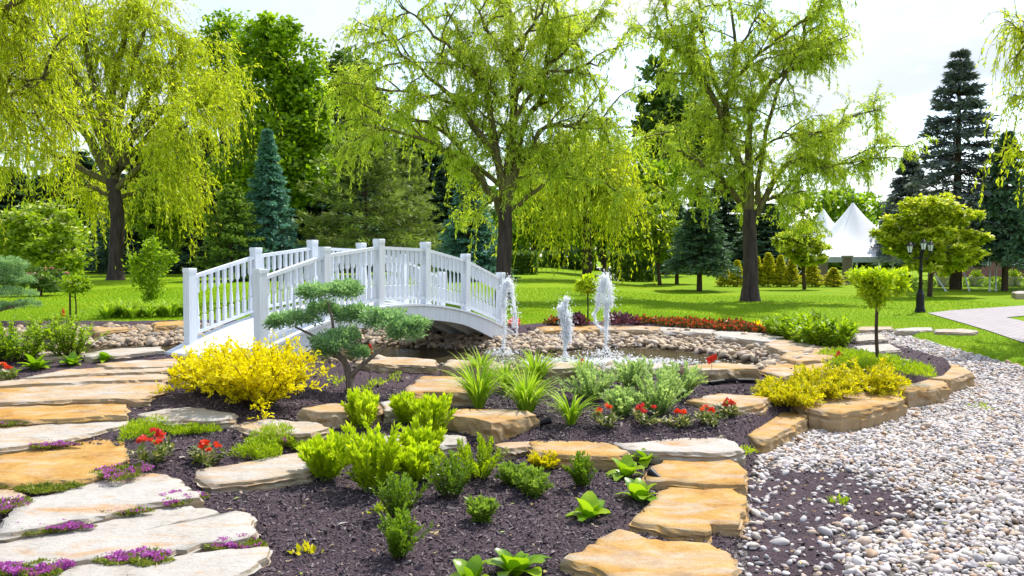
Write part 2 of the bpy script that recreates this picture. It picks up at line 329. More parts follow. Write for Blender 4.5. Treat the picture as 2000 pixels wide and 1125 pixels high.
def paintmat(name):
    m, nt, out = newmat(name)
    b = N(nt, 'ShaderNodeBsdfPrincipled', in_={'Roughness': .5, 'Specular IOR Level': .35}); LK(nt, b.outputs[0], out.inputs[0])
    t = N(nt, 'ShaderNodeTexCoord'); ge = N(nt, 'ShaderNodeNewGeometry'); mp = N(nt, 'ShaderNodeMapping', in_={'Scale': (9, 9, .9)}); LK(nt, ge.outputs['Position'], mp.inputs[0])
    n = N(nt, 'ShaderNodeTexNoise', in_={'Scale': 2.2, 'Detail': 7., 'Roughness': .7}); LK(nt, mp.outputs[0], n.inputs['Vector'])
    n2 = N(nt, 'ShaderNodeTexNoise', in_={'Scale': 26., 'Detail': 6., 'Roughness': .7}); LK(nt, ge.outputs['Position'], n2.inputs['Vector'])
    c = ramp(nt, n.outputs[0], [(.28, (.54, .565, .605)), (.5, (.68, .715, .77)), (.75, (.72, .75, .80))])
    g = ramp(nt, n2.outputs[0], [(.62, (1, 1, 1)), (.74, (.80, .77, .72))])
    mx = N(nt, 'ShaderNodeMix', data_type='RGBA', blend_type='MULTIPLY', in_={'Factor': .8}); LK(nt, c, mx.inputs['A']); LK(nt, g, mx.inputs['B']); LK(nt, mx.outputs['Result'], b.inputs['Base Color'])
    bp = N(nt, 'ShaderNodeBump', in_={'Strength': .25, 'Distance': .004}); LK(nt, n.outputs[0], bp.inputs['Height']); LK(nt, bp.outputs[0], b.inputs['Normal']); return m
M = {}
M['stone'] = stonemat('sandstone'); M['pebble'] = pebblemat('pebble', False); M['pebble_i'] = pebblemat('pebble_scatter', True)
M['mulch'] = soilmat('mulch', [(.030, .020, .026), (.085, .062, .074), (.18, .135, .15)])
M['pondbed'] = soilmat('pond_bed', [(.06, .045, .03), (.16, .12, .08), (.3, .24, .17)], 14., .8, .06)
M['lawn'] = lawnmat('mown_grass')
M['white'] = paintmat('white_paint')
M['black'] = plain('black_metal', (.006, .0065, .009), .45, .25, namp=.2)
M['iron'] = plain('dark_iron', (.03, .03, .03), .5, .4)
M['barkgrey'] = barkmat('bark_grey', (.024, .016, .018), (.09, .065, .062))
M['barkbrown'] = barkmat('bark_brown', (.03, .02, .014), (.11, .075, .05), 14.)
M['barkolive'] = barkmat('bark_olive', (.06, .05, .02), (.20, .17, .07), 8.)
M['stem'] = plain('green_stem', (.12, .16, .04), .6)
# ------------------------------------------------------------------ ground sheets
rng = np.random.default_rng(7)
def grid_faces(xs, ys, keep):
    nx, ny = len(xs), len(ys); X, Y = np.meshgrid(xs, ys); Z = G(X, Y)
    V = np.stack([X, Y, Z], -1).reshape(-1, 3); I = np.arange(nx * ny).reshape(ny, nx)
    Q = np.stack([I[:-1, :-1], I[:-1, 1:], I[1:, 1:], I[1:, :-1]], -1).reshape(-1, 4)
    C = V[Q].mean(1); k = keep(C[:, 0], C[:, 1]); Q = Q[k]
    used = np.unique(Q); mp = np.full(len(V), -1); mp[used] = np.arange(len(used)); return V[used], mp[Q]
xs = np.arange(-15, 12.01, .075); ys = np.arange(2.4, 22.5, .075)
_zone_cache = {}
def zone(x, y):
    gs = sdist(GRAVEL, x, y); pd = sdist(POND, x, y); gd = sdist(GARDEN, x, y)
    z = np.where(gd > 0, 1, 0)            # 0 lawn 1 mulch 2 gravel 3 pond
    z = np.where(gs > 0, 2, z); z = np.where(pd > 0, 3, z); return z
M['grit'] = soilmat('grit', [(.10, .09, .085), (.22, .20, .19), (.36, .33, .31)], 90.)
V, Q = grid_faces(xs, ys, lambda x, y: zone(x, y) == 1)
mulch = MB().add(V, Q).build('mulch_ground', M['mulch'], smooth_=True); tag(mulch, None, None, kind='structure')
V, Q = grid_faces(xs, ys, lambda x, y: zone(x, y) == 2)
gravel = MB().add(V, Q).build('gravel_path', M['grit'], smooth_=True); tag(gravel, None, None, kind='structure')
V, Q = grid_faces(xs, ys, lambda x, y: zone(x, y) == 3)
bank = MB().add(V, Q).build('pond_bank', M['pondbed'], smooth_=True); tag(bank, None, None, kind='structure')
V, Q = grid_faces(xs, ys, lambda x, y: zone(x, y) == 0)
lw = MB().add(V, Q)
# the lawn beyond, as rectangles round the fine patch, out to the horizon
def coarse(x0, x1, y0, y1, nx, ny, p=1.):
    a = np.linspace(x0, x1, nx); t = np.linspace(0, 1, ny) ** p; b = y0 + (y1 - y0) * t; X, Y = np.meshgrid(a, b); Z = G(X, Y)
    I = np.arange(nx * ny).reshape(ny, nx); lw.add(np.stack([X, Y, Z], -1).reshape(-1, 3), np.stack([I[:-1, :-1], I[:-1, 1:], I[1:, 1:], I[1:, :-1]], -1).reshape(-1, 4))
xe, ye = xs[-1], ys[-1]
coarse(-15, xe, ye, 100, 80, 120, 1.5); coarse(-300, -15, 2.4, ye, 60, 60); coarse(xe, 300, 2.4, ye, 60, 60)
coarse(-300, -15, ye, 100, 60, 60, 1.5); coarse(xe, 300, ye, 100, 60, 60, 1.5); coarse(-900, 900, 100, 1500, 20, 20)
coarse(-300, 300, -60, 2.4, 60, 30)
lawn = lw.build('lawn', M['lawn'], smooth_=True); tag(lawn, None, None, kind='structure')
# ------------------------------------------------------------------ scatter of uncountable small stuff by geometry nodes
def scatter(name, pts, rot, scl, col, protos):
    me = bpy.data.meshes.new(name); me.vertices.add(len(pts)); me.vertices.foreach_set('co', pts.astype(np.float32).ravel())
    def fa(n, t, d, key): a = me.attributes.new(n, t, 'POINT'); a.data.foreach_set(key, np.ascontiguousarray(d).ravel())
    fa('rot', 'FLOAT_VECTOR', rot.astype(np.float32), 'vector'); fa('scl', 'FLOAT_VECTOR', scl.astype(np.float32), 'vector')
    fa('col', 'FLOAT_COLOR', np.concatenate([col, np.ones((len(col), 1))], 1).astype(np.float32), 'color'); fa('pick', 'INT', rng.integers(0, len(protos), len(pts)).astype(np.int32), 'value')
    o = bpy.data.objects.new(name, me); COL.objects.link(o)
    ng = bpy.data.node_groups.new(name, 'GeometryNodeTree'); ng.interface.new_socket('Geometry', in_out='INPUT', socket_type='NodeSocketGeometry'); ng.interface.new_socket('Geometry', in_out='OUTPUT', socket_type='NodeSocketGeometry')
    gi = ng.nodes.new('NodeGroupInput'); go = ng.nodes.new('NodeGroupOutput'); jn = ng.nodes.new('GeometryNodeJoinGeometry')
    for p in protos:
        oi = ng.nodes.new('GeometryNodeObjectInfo'); oi.inputs['Object'].default_value = p; oi.inputs['As Instance'].default_value = True; ng.links.new(oi.outputs['Geometry'], jn.inputs[0])
    ip = ng.nodes.new('GeometryNodeInstanceOnPoints'); ip.inputs['Pick Instance'].default_value = True
    def na(n, t): a = ng.nodes.new('GeometryNodeInputNamedAttribute'); a.data_type = t; a.inputs['Name'].default_value = n; return a.outputs['Attribute']
    ng.links.new(gi.outputs[0], ip.inputs['Points']); ng.links.new(jn.outputs[0], ip.inputs['Instance']); ng.links.new(na('pick', 'INT'), ip.inputs['Instance Index'])
    ng.links.new(na('rot', 'FLOAT_VECTOR'), ip.inputs['Rotation']); ng.links.new(na('scl', 'FLOAT_VECTOR'), ip.inputs['Scale']); ng.links.new(ip.outputs[0], go.inputs[0])
    md = o.modifiers.new('scatter', 'NODES'); md.node_group = ng; return o
def ico(sub, seed, rough=.12, squash=(1, 1, 1)):
    import bmesh
    bm = bmesh.new(); bmesh.ops.create_icosphere(bm, subdivisions=sub, radius=.5); r = random.Random(seed); ph = [r.uniform(0, 9) for _ in range(3)]
    for v in bm.verts:
        n = mnoise.noise(v.co * 2.2 + Vector(ph)); v.co *= 1 + rough * n * 2; v.co = Vector([v.co[i] * squash[i] for i in range(3)])
    me = bpy.data.meshes.new('pebble'); bm.to_mesh(me); bm.free()
    for p in me.polygons: p.use_smooth = True
    return me
def proto(me, mat): me.materials.append(mat); return bpy.data.objects.new('scatter_source', me)
PEB = [proto(ico(2, i, .16, (1, .8, .58)), M['pebble_i']) for i in range(5)]
PEBO = []
for i in range(4): m_ = ico(1 if i else 2, 20 + i, .16, (1, .8, .6)); m_.materials.append(M['pebble']); PEBO.append(m_)
def pal(cols, n): return np.array(cols)[rng.integers(0, len(cols), n)] * rng.uniform(.82, 1.12, (n, 1))
GRAV_COL = [tuple(c * k for c, k in zip(q, (.83, .805, .805))) for q in [(.66, .62, .58), (.72, .69, .66), (.60, .55, .50), (.50, .47, .46), (.68, .60, .52), (.74, .72, .70), (.56, .50, .48), (.42, .40, .42), (.62, .50, .38), (.52, .36, .24), (.70, .66, .60), (.64, .62, .62)]]
# gravel: poisson-like jittered grid, dense; thin where mulch has spilled
SPILL = [(onz(px, py, 0)[0], onz(px, py, 0)[1]) for px, py in [(1462, 945), (1520, 915), (1580, 925), (1660, 925), (1730, 960), (1800, 985), (1770, 1010), (1700, 1035), (1640, 1035), (1610, 1060), (1650, 1110), (1640, 1170), (1470, 1180), (1460, 1100), (1470, 1020)]]
def field(x0, x1, y0, y1, sp, ok):
    a, b = np.meshgrid(np.arange(x0, x1, sp), np.arange(y0, y1, sp)); x = a.ravel() + rng.uniform(-.45, .45, a.size) * sp; y = b.ravel() + rng.uniform(-.45, .45, a.size) * sp
    k = ok(x, y); return x[k], y[k]
def gravel_ok(x, y):
    ok = (sdist(GRAVEL, x, y) > .0) & (x < .75 * y + 1.5)
    sd = sdist(SPILL, x, y); p = np.where(sd > -.38, np.clip(.96 - (sd + .38) * 1.55, .14, 1), 1.)
    return ok & (rng.uniform(0, 1, len(x)) < p)
x1_, y1_ = field(1.0, 10, 4.4, 13, .038, gravel_ok); x2_, y2_ = field(3, 10, 13, 22, .055, gravel_ok)
x = np.concatenate([x1_, x2_]); y = np.concatenate([y1_, y2_]); n = len(x)
s = rng.lognormal(math.log(.041), .34, n).clip(.03, .11) * np.where(y > 13, 1.15, 1)
z = G(x, y) + s * .16 + rng.uniform(0, .018, n)
rot = np.stack([rng.normal(0, .35, n), rng.normal(0, .35, n), rng.uniform(0, 6.3, n)], 1); scl = np.stack([s * rng.uniform(.9, 1.5, n), s, s * rng.uniform(.8, 1.15, n)], 1); col = pal(GRAV_COL, n)
pxy = np.array([0.]); P3 = np.stack([x, y, z], 1)
inview = (np.abs(x) < .62 * y) & (y > 5.15)
order = np.where(inview)[0]; order = order[np.argsort(-(s[order] / y[order]))][:300]
big = np.zeros(n, bool); big[order] = True
gs_ = scatter('gravel_pebbles', P3[~big], rot[~big], scl[~big], col[~big], PEB); gs_.parent = gravel; gs_['kind'] = 'stuff'
for i in order:
    o = bpy.data.objects.new('pebble', PEBO[0]); COL.objects.link(o); o.parent = gravel; o.location = P3[i]; o.rotation_euler = rot[i]; o.scale = scl[i]; o.color = (*col[i], 1)
# river cobbles on the pond banks
COB_COL = [tuple(c * k for c, k in zip(q, (.80, .73, .63))) for q in [(.50, .42, .33), (.58, .50, .41), (.44, .36, .28), (.40, .36, .33), (.62, .56, .49), (.36, .29, .22), (.55, .45, .34), (.48, .40, .36), (.32, .30, .30), (.60, .49, .36), (.62, .54, .44), (.58, .48, .36)]]
def cob_ok(x, y):
    pd = sdist(POND, x, y); z = G(x, y); return (pd > .02) & (z > WATER_Z + .005)
x, y = field(-13.5, 6, 11, 19, .092, cob_ok); n = len(x); s = rng.lognormal(math.log(.128), .27, n).clip(.07, .26)
z = G(x, y) + s * .10 + rng.uniform(0, .05, n)
rot = np.stack([rng.normal(0, .4, n), rng.normal(0, .4, n), rng.uniform(0, 6.3, n)], 1); scl = np.stack([s * rng.uniform(.95, 1.4, n), s * rng.uniform(.8, 1.1, n), s * rng.uniform(.75, 1.05, n)], 1); col = pal(COB_COL, n)
P3 = np.stack([x, y, z], 1); pd = sdist(POND, x, y)
inview = (np.abs(x) < .60 * y) & (((x > 0.0) & (y > 14.6)) | ((x < -6.1) & (y > 13.5)) | ((x > 4) & (y > 13)))
order = np.where(inview)[0]; order = order[np.argsort(-(s[order] / y[order]))][:300]; big = np.zeros(n, bool); big[order] = True
cs_ = scatter('river_cobbles', P3[~big], rot[~big], scl[~big], col[~big], PEB); cs_.parent = bank; cs_['kind'] = 'stuff'
for k, i in enumerate(order):
    o = bpy.data.objects.new('cobble', PEBO[1 + k % 3] if y[i] > 99 else PEBO[0]); COL.objects.link(o); o.parent = bank; o.location = P3[i]; o.rotation_euler = rot[i]; o.scale = scl[i]; o.color = (*col[i], 1)
# mulch chips
def chip(sd):
    r = random.Random(sd); mb = MB(); L = .5
    V = [[-L, -.22, 0], [L * .8, -.3, .05], [L, .2, 0], [-L * .7, .28, .08], [-L * .6, 0, .22], [L * .6, .02, .25]]
    V = [[c + r.uniform(-.08, .08) for c in v] for v in V]
    mb.add(V, T=[[0, 1, 5], [0, 5, 4], [1, 2, 5], [2, 3, 4], [2, 4, 5], [3, 0, 4]]); return mb.mesh('chip')
M['chip_i'] = pebblemat('mulch_chip', True)
CH = [proto(chip(i), M['chip_i']) for i in range(4)]
def chip_ok(x, y):
    zz = zone(x, y); v = (np.abs(x) < .68 * y + .3)
    return v & ((zz == 1) | ((zz == 2) & (sdist(SPILL, x, y) > -.15)))
xa, ya = field(-8, 8, 4.4, 10.5, .026, chip_ok); xb, yb = field(-9, 7.6, 10.5, 18, .09, chip_ok)
x = np.concatenate([xa, xb]); y = np.concatenate([ya, yb]); n = len(x); s = rng.lognormal(math.log(.0165), .5, n).clip(.007, .06) * np.where(y > 10.5, 1.5, 1)
cc = pal([(.062, .043, .054), (.095, .070, .083), (.135, .10, .115), (.045, .032, .042), (.088, .060, .065), (.17, .13, .135)], n); lt = rng.uniform(0, 1, n) < .035; cc[lt] = pal([(.40, .32, .24), (.30, .26, .24), (.46, .42, .38)], lt.sum())
sc_ = scatter('mulch_chips', np.stack([x, y, G(x, y) + rng.uniform(-.002, .012, n)], 1), np.stack([rng.normal(0, .5, n), rng.normal(0, .5, n), rng.uniform(0, 6.3, n)], 1), np.stack([s * rng.uniform(.8, 1.9, n), s * .9, s * .9], 1), cc, CH)
sc_.parent = mulch; sc_['kind'] = 'stuff'
# grass blades
M['grass_i'] = leafmat('grass_blade', (.15, .26, .002), (.25, .40, .004), .45, .5, .25)
def tuft(sd, nb=7):
    r = np.random.default_rng(sd); mb = MB(); a = r.uniform(0, 6.28, nb); P = np.stack([r.normal(0, .25, nb), r.normal(0, .25, nb), np.zeros(nb)], 1)
    D = np.stack([np.cos(a) * .35, np.sin(a) * .35, np.ones(nb)], 1); leaves(mb, r, P, D, r.uniform(.7, 1.2, nb), .16); return mb.mesh('tuft')
GT = [proto(tuft(i), M['grass_i']) for i in range(4)]
WALK = None
def walk_poly():
    pts = [(1812, 612.5), (1860, 607), (1930, 602.5), (2010, 597), (2100, 592), (2100, 606), (2010, 617), (1965, 621), (2010, 631), (2120, 652), (2120, 705), (2000, 671), (1930, 647), (1880, 632)]
    return [tuple(hit(*p)[:2]) for p in pts]
WALK = walk_poly()
def grass_ok(x, y): return (zone(x, y) == 0) & (np.abs(x) < .66 * y + .5) & (sdist(WALK, x, y) < -.03) & (y > 8)
xa, ya = field(-14, 14, 12, 24, .085, grass_ok); xb, yb = field(-17, 18, 24, 36, .16, grass_ok)
x = np.concatenate([xa, xb]); y = np.concatenate([ya, yb]); n = len(x); s = rng.uniform(.022, .036, n) * np.where(y > 24, 1.5, 1)
sg = scatter('grass_blades', np.stack([x, y, G(x, y) - .004], 1), np.stack([rng.normal(0, .1, n), rng.normal(0, .1, n), rng.uniform(0, 6.3, n)], 1), np.stack([s * 1.4, s * 1.4, s], 1), np.ones((n, 3)), GT); sg.parent = lawn; sg['kind'] = 'stuff'
# paved walk (sheet just above the lawn)
def tri_sheet(poly, z_of, name, mat, sp=.5):
    import bmesh
    from mathutils.geometry import delaunay_2d_cdt
    P = []
    for i in range(len(poly)):
        a = np.array(poly[i]); b = np.array(poly[(i + 1) % len(poly)]); m = max(1, int(np.linalg.norm(b - a) / sp))
        for k in range(m): P.append(a + (b - a) * k / m)
    nb = len(P); P = np.array(P); x0, y0 = P.min(0); x1, y1 = P.max(0)
    gx, gy = np.meshgrid(np.arange(x0, x1, sp), np.arange(y0, y1, sp)); gx = gx.ravel(); gy = gy.ravel(); k = sdist(poly, gx, gy) > sp * .3
    A = np.concatenate([P, np.stack([gx[k], gy[k]], 1)]); v, e, f, *_ = delaunay_2d_cdt([Vector(p) for p in A], [(i, (i + 1) % nb) for i in range(nb)], [list(range(nb))], 1, 1e-5)
    v = np.array([tuple(q) for q in v]); mb = MB(); T = [t for t in f if len(t) == 3]; mb.add(np.column_stack([v, z_of(v[:, 0], v[:, 1])]), T=T); return mb.build(name, mat, smooth_=True)
def pavemat():
    m, nt, out = newmat('paving'); b = N(nt, 'ShaderNodeBsdfPrincipled', in_={'Roughness': .85, 'Specular IOR Level': .2}); LK(nt, b.outputs[0], out.inputs[0])
    t = N(nt, 'ShaderNodeTexCoord'); br = N(nt, 'ShaderNodeTexBrick', in_={'Scale': 1.6, 'Mortar Size': .02, 'Color1': (.34, .305, .315, 1), 'Color2': (.40, .365, .37, 1), 'Mortar': (.17, .15, .155, 1)}); LK(nt, t.outputs['Object'], br.inputs['Vector'])
    LK(nt, br.outputs[0], b.inputs['Base Color']); return m
spill = tri_sheet(SPILL, lambda a, b: G(a, b) + .012, 'spilled_mulch', M['mulch'], .1); spill.parent = gravel; spill['kind'] = 'stuff'
walk = tri_sheet(WALK, lambda a, b: G(a, b) + .02, 'paved_walk', pavemat()); tag(walk, None, None, kind='structure')
# ------------------------------------------------------------------ water
def watermat():
    m, nt, out = newmat('pond_water')
    b = N(nt, 'ShaderNodeBsdfPrincipled', in_={'Base Color': (.10, .085, .045, 1), 'Roughness': .06, 'Specular IOR Level': .6, 'IOR': 1.33, 'Alpha': 1.}); LK(nt, b.outputs[0], out.inputs[0])
    tr = N(nt, 'ShaderNodeBsdfTransparent', in_={0: (.80, .74, .55, 1)}); mx = N(nt, 'ShaderNodeMixShader', in_={0: .55}); LK(nt, tr.outputs[0], mx.inputs[1]); LK(nt, b.outputs[0], mx.inputs[2]); LK(nt, mx.outputs[0], out.inputs[0])
    t = N(nt, 'ShaderNodeTexCoord'); n = N(nt, 'ShaderNodeTexNoise', in_={'Scale': 5.5, 'Detail': 4., 'Distortion': .6}); LK(nt, t.outputs['Object'], n.inputs['Vector'])
    bp = N(nt, 'ShaderNodeBump', in_={'Strength': .35, 'Distance': .06}); LK(nt, n.outputs[0], bp.inputs['Height']); LK(nt, bp.outputs[0], b.inputs['Normal']); return m
M['water'] = watermat()
xw = np.arange(-14, 6, .25); yw = np.arange(11.2, 19, .25); X, Y = np.meshgrid(xw, yw); I = np.arange(X.size).reshape(X.shape)
Qw = np.stack([I[:-1, :-1], I[:-1, 1:], I[1:, 1:], I[1:, :-1]], -1).reshape(-1, 4); Vw = np.stack([X, Y, np.full_like(X, WATER_Z)], -1).reshape(-1, 3)
cw = Vw[Qw].mean(1); k = sdist(POND, cw[:, 0], cw[:, 1]) > .45
water = MB().add(Vw, Qw[k]).build('pond_water', M['water'], smooth_=True); tag(water, None, None, kind='structure')
# ------------------------------------------------------------------ stones
def slab(name, poly, ztop, thick, seed, bleach=.2, parent=None, tilt=0., nseg=46, rough=1.):
    """broken slab with a ragged outline; poly in world xy (closed)"""
    r = np.random.default_rng(seed); poly = np.array(poly, float)
    # resample outline
    nx = np.roll(poly, -1, 0); seg = np.linalg.norm(nx - poly, axis=1); per = seg.sum(); cum = np.concatenate([[0], np.cumsum(seg)])
    s_ = np.linspace(0, per, nseg, endpoint=False); i = np.clip(np.searchsorted(cum, s_, 'right') - 1, 0, len(poly) - 1); f = ((s_ - cum[i]) / (seg[i] + 1e-9))[:, None]
    O = poly[i] * (1 - f) + nx[i] * f
    c = O.mean(0); ext = math.sqrt(abs(np.sum(O[:, 0] * np.roll(O[:, 1], -1) - O[:, 1] * np.roll(O[:, 0], -1)) / 2)); d = O - c; rad = unit(d)
    nz_ = np.array([mnoise.noise(Vector((p[0] * 3.2 + seed, p[1] * 3.2, seed * .7))) + .5 * mnoise.noise(Vector((p[0] * 9 + seed, p[1] * 9, seed * .7))) for p in O])
    O = O + rad * (nz_ * .05 * ext * rough)[:, None] + r.normal(0, .010 * ext, O.shape)
    def topz(p): return (mnoise.noise(Vector((p[0] * 1.6 + seed, p[1] * 1.6, 3.))) * .016 + mnoise.noise(Vector((p[0] * 5 + seed, p[1] * 5, 9.))) * .010) * rough
    e1 = np.array([mnoise.noise(Vector((q[0] * 5, q[1] * 5, seed + 1.))) for q in O]); e2 = np.array([mnoise.noise(Vector((q[0] * 7, q[1] * 7, seed + 5.))) for q in O]); ck = r.uniform(0, 1, nseg)
    rings = []
    b = min(.022, thick * .2)
    for fr, out, kz in ((1.0, .012, -thick - .10), (0, .02, -thick * .82), (0, .004, -thick * .55), (0, .014, -thick * .30), (0, .0, -b), (0, -.028, 0), (0, None, 0), (0, None, 0)):
        rings.append(None)
    def ring(out, kz, amp, nseed):
        w = out + amp * np.array([mnoise.noise(Vector((q[0] * 6, q[1] * 6, seed * 1.3 + nseed))) for q in O]) + r.normal(0, amp * .25, nseg)
        return np.column_stack([O + rad * w[:, None], np.full(nseg, ztop + kz)])
    a = min(.05, thick * .22) * rough
    R_ = [ring(.015, -thick - .12, a * .6, 1), ring(.02, -thick * .8, a, 2), ring(.0, -thick * .55, a, 3), ring(.012, -thick * .3, a * .9, 4), ring(.0, -b - .004, a * .4, 5)]
    for rr in R_[1:4]: rr[:, 2] += r.normal(0, thick * .04, nseg)
    chp = np.clip(e2 - .12, 0, 1) * .10 * min(1., ext); top = np.column_stack([O - rad * (.007 + .016 * np.clip(e1, 0, 1) + chp)[:, None], np.full(nseg, ztop)]); top[:, 2] -= .0; R_.append(top)
    for sc in (.80, .52, .25): R_.append(np.column_stack([c + (O - c) * sc, np.full(nseg, ztop)]))
    for rr in R_[4:]:
        rr[:, 2] += np.array([topz(q) for q in rr]) + tilt * (rr[:, 1] - c[1])
    R_[4][:, 2] -= b * .5 * np.clip(e2, 0, 1)
    V = np.concatenate(R_ + [np.array([[c[0], c[1], ztop + topz(c)]])]); nr = len(R_); Q = []
    ii = np.arange(nseg); jj = (ii + 1) % nseg
    for k in range(nr - 1): Q.append(np.stack([k * nseg + ii, k * nseg + jj, (k + 1) * nseg + jj, (k + 1) * nseg + ii], 1))
    T = np.stack([(nr - 1) * nseg + ii, (nr - 1) * nseg + jj, np.full(nseg, nr * nseg)], 1)
    o = MB().add(V, np.concatenate(Q), T).build(name, M['stone'], parent, off=(c[0], c[1], ztop - thick))
    sm = np.zeros(len(o.data.polygons), bool); sm[5 * nseg:] = True; o.data.polygons.foreach_set('use_smooth', sm)
    o.location = (c[0], c[1], ztop - thick); o.color = (bleach, 0, 0, 1); return o
def zc(z, pts): return [(z[0] + .35 * x, z[1] + .35 * y) for x, y in pts]
Z1 = (0, 731)
PATH = [([(90, 1125), (150, 1108), (330, 1088), (450, 1075), (525, 1068), (520, 1085), (490, 1110), (470, 1130), (430, 1190), (30, 1190), (40, 1150)], .66),
 ([(-80, 1075), (0, 1060), (60, 1035), (180, 1010), (250, 992), (330, 985), (410, 988), (430, 1004), (470, 995), (495, 1000), (497, 1030), (508, 1043), (470, 1056), (400, 1064), (340, 1076), (230, 1086), (140, 1100), (60, 1108), (0, 1103), (-80, 1100)], .60),
 (zc(Z1, [(-60, 890), (0, 850), (40, 790), (130, 690), (300, 650), (400, 620), (520, 590), (640, 565), (800, 548), (900, 548), (960, 580), (1020, 590), (1060, 630), (1120, 660), (1100, 690), (900, 712), (700, 750), (430, 822), (200, 872), (60, 897), (-60, 905)]), .68),
 (zc(Z1, [(-100, 450), (0, 440), (200, 400), (420, 380), (600, 365), (690, 365), (700, 420), (715, 470), (690, 510), (640, 520), (580, 555), (480, 585), (350, 590), (200, 598), (80, 622), (0, 606), (-100, 600)]), .10),
 (zc(Z1, [(-100, 310), (0, 300), (200, 275), (450, 255), (722, 245), (710, 290), (600, 308), (470, 340), (330, 370), (190, 395), (100, 405), (0, 420), (-100, 418)]), .38),
 (zc(Z1, [(-100, 180), (0, 170), (200, 165), (450, 152), (640, 150), (715, 155), (705, 190), (720, 235), (640, 238), (400, 250), (200, 258), (50, 260), (-100, 255)]), .14),
 (zc(Z1, [(-100, 70), (0, 62), (250, 52), (480, 47), (700, 44), (930, 34), (935, 90), (870, 108), (820, 146), (600, 140), (350, 148), (100, 156), (-100, 165)]), .26),
 ([(-25, 750), (60, 740), (180, 731), (310, 727), (336, 736), (325, 742), (200, 746), (80, 751), (-25, 757)], .30), ([(40, 738), (115, 724), (200, 719), (320, 716), (338, 724), (310, 727), (180, 730), (60, 739)], .33),
 ([(185, 713), (260, 705), (350, 701), (352, 714), (300, 717), (215, 719)], .28), ([(-40, 962), (0, 957), (38, 957), (53, 968), (35, 976), (-40, 978)], .25)]
path = tri_sheet([(-9, 4.2), (-1.7, 4.2), (-2.0, 5.4), (-2.9, 6.3), (-3.4, 8.2), (-3.4, 9.2), (-4.2, 10.5), (-4.4, 11.6), (-5.8, 11.2), (-9, 10)], lambda a, b: G(a, b) + .006, 'flagstone_path', M['mulch']); tag(path, None, None, kind='structure')
FLAGS = []
for k, (pp, bl) in enumerate(PATH):
    h0 = hit(sum(p[0] for p in pp) / len(pp), min(1150, sum(p[1] for p in pp) / len(pp)))
    th = .10; zt = h0[2] + .042
    # follow the slope of the path: project on the sloping plane by iterating
    W = []
    for p in pp:
        q = onz(p[0], p[1], zt)
        for _ in range(6): q = onz(p[0], p[1], zt + .035 * (q[1] - h0[1]))
        W.append(q[:2])
    o = slab('flagstone', W, zt, th, 100 + k, bl, path, tilt=.035, nseg=64, rough=.8); FLAGS.append(o)
    # sides follow too
    co = np.empty(len(o.data.vertices) * 3, np.float32); o.data.vertices.foreach_get('co', co); co = co.reshape(-1, 3); ns = 64
    co[:4 * ns, 2] += .035 * co[:4 * ns, 1]; o.data.vertices.foreach_set('co', co.ravel()); o.data.update()
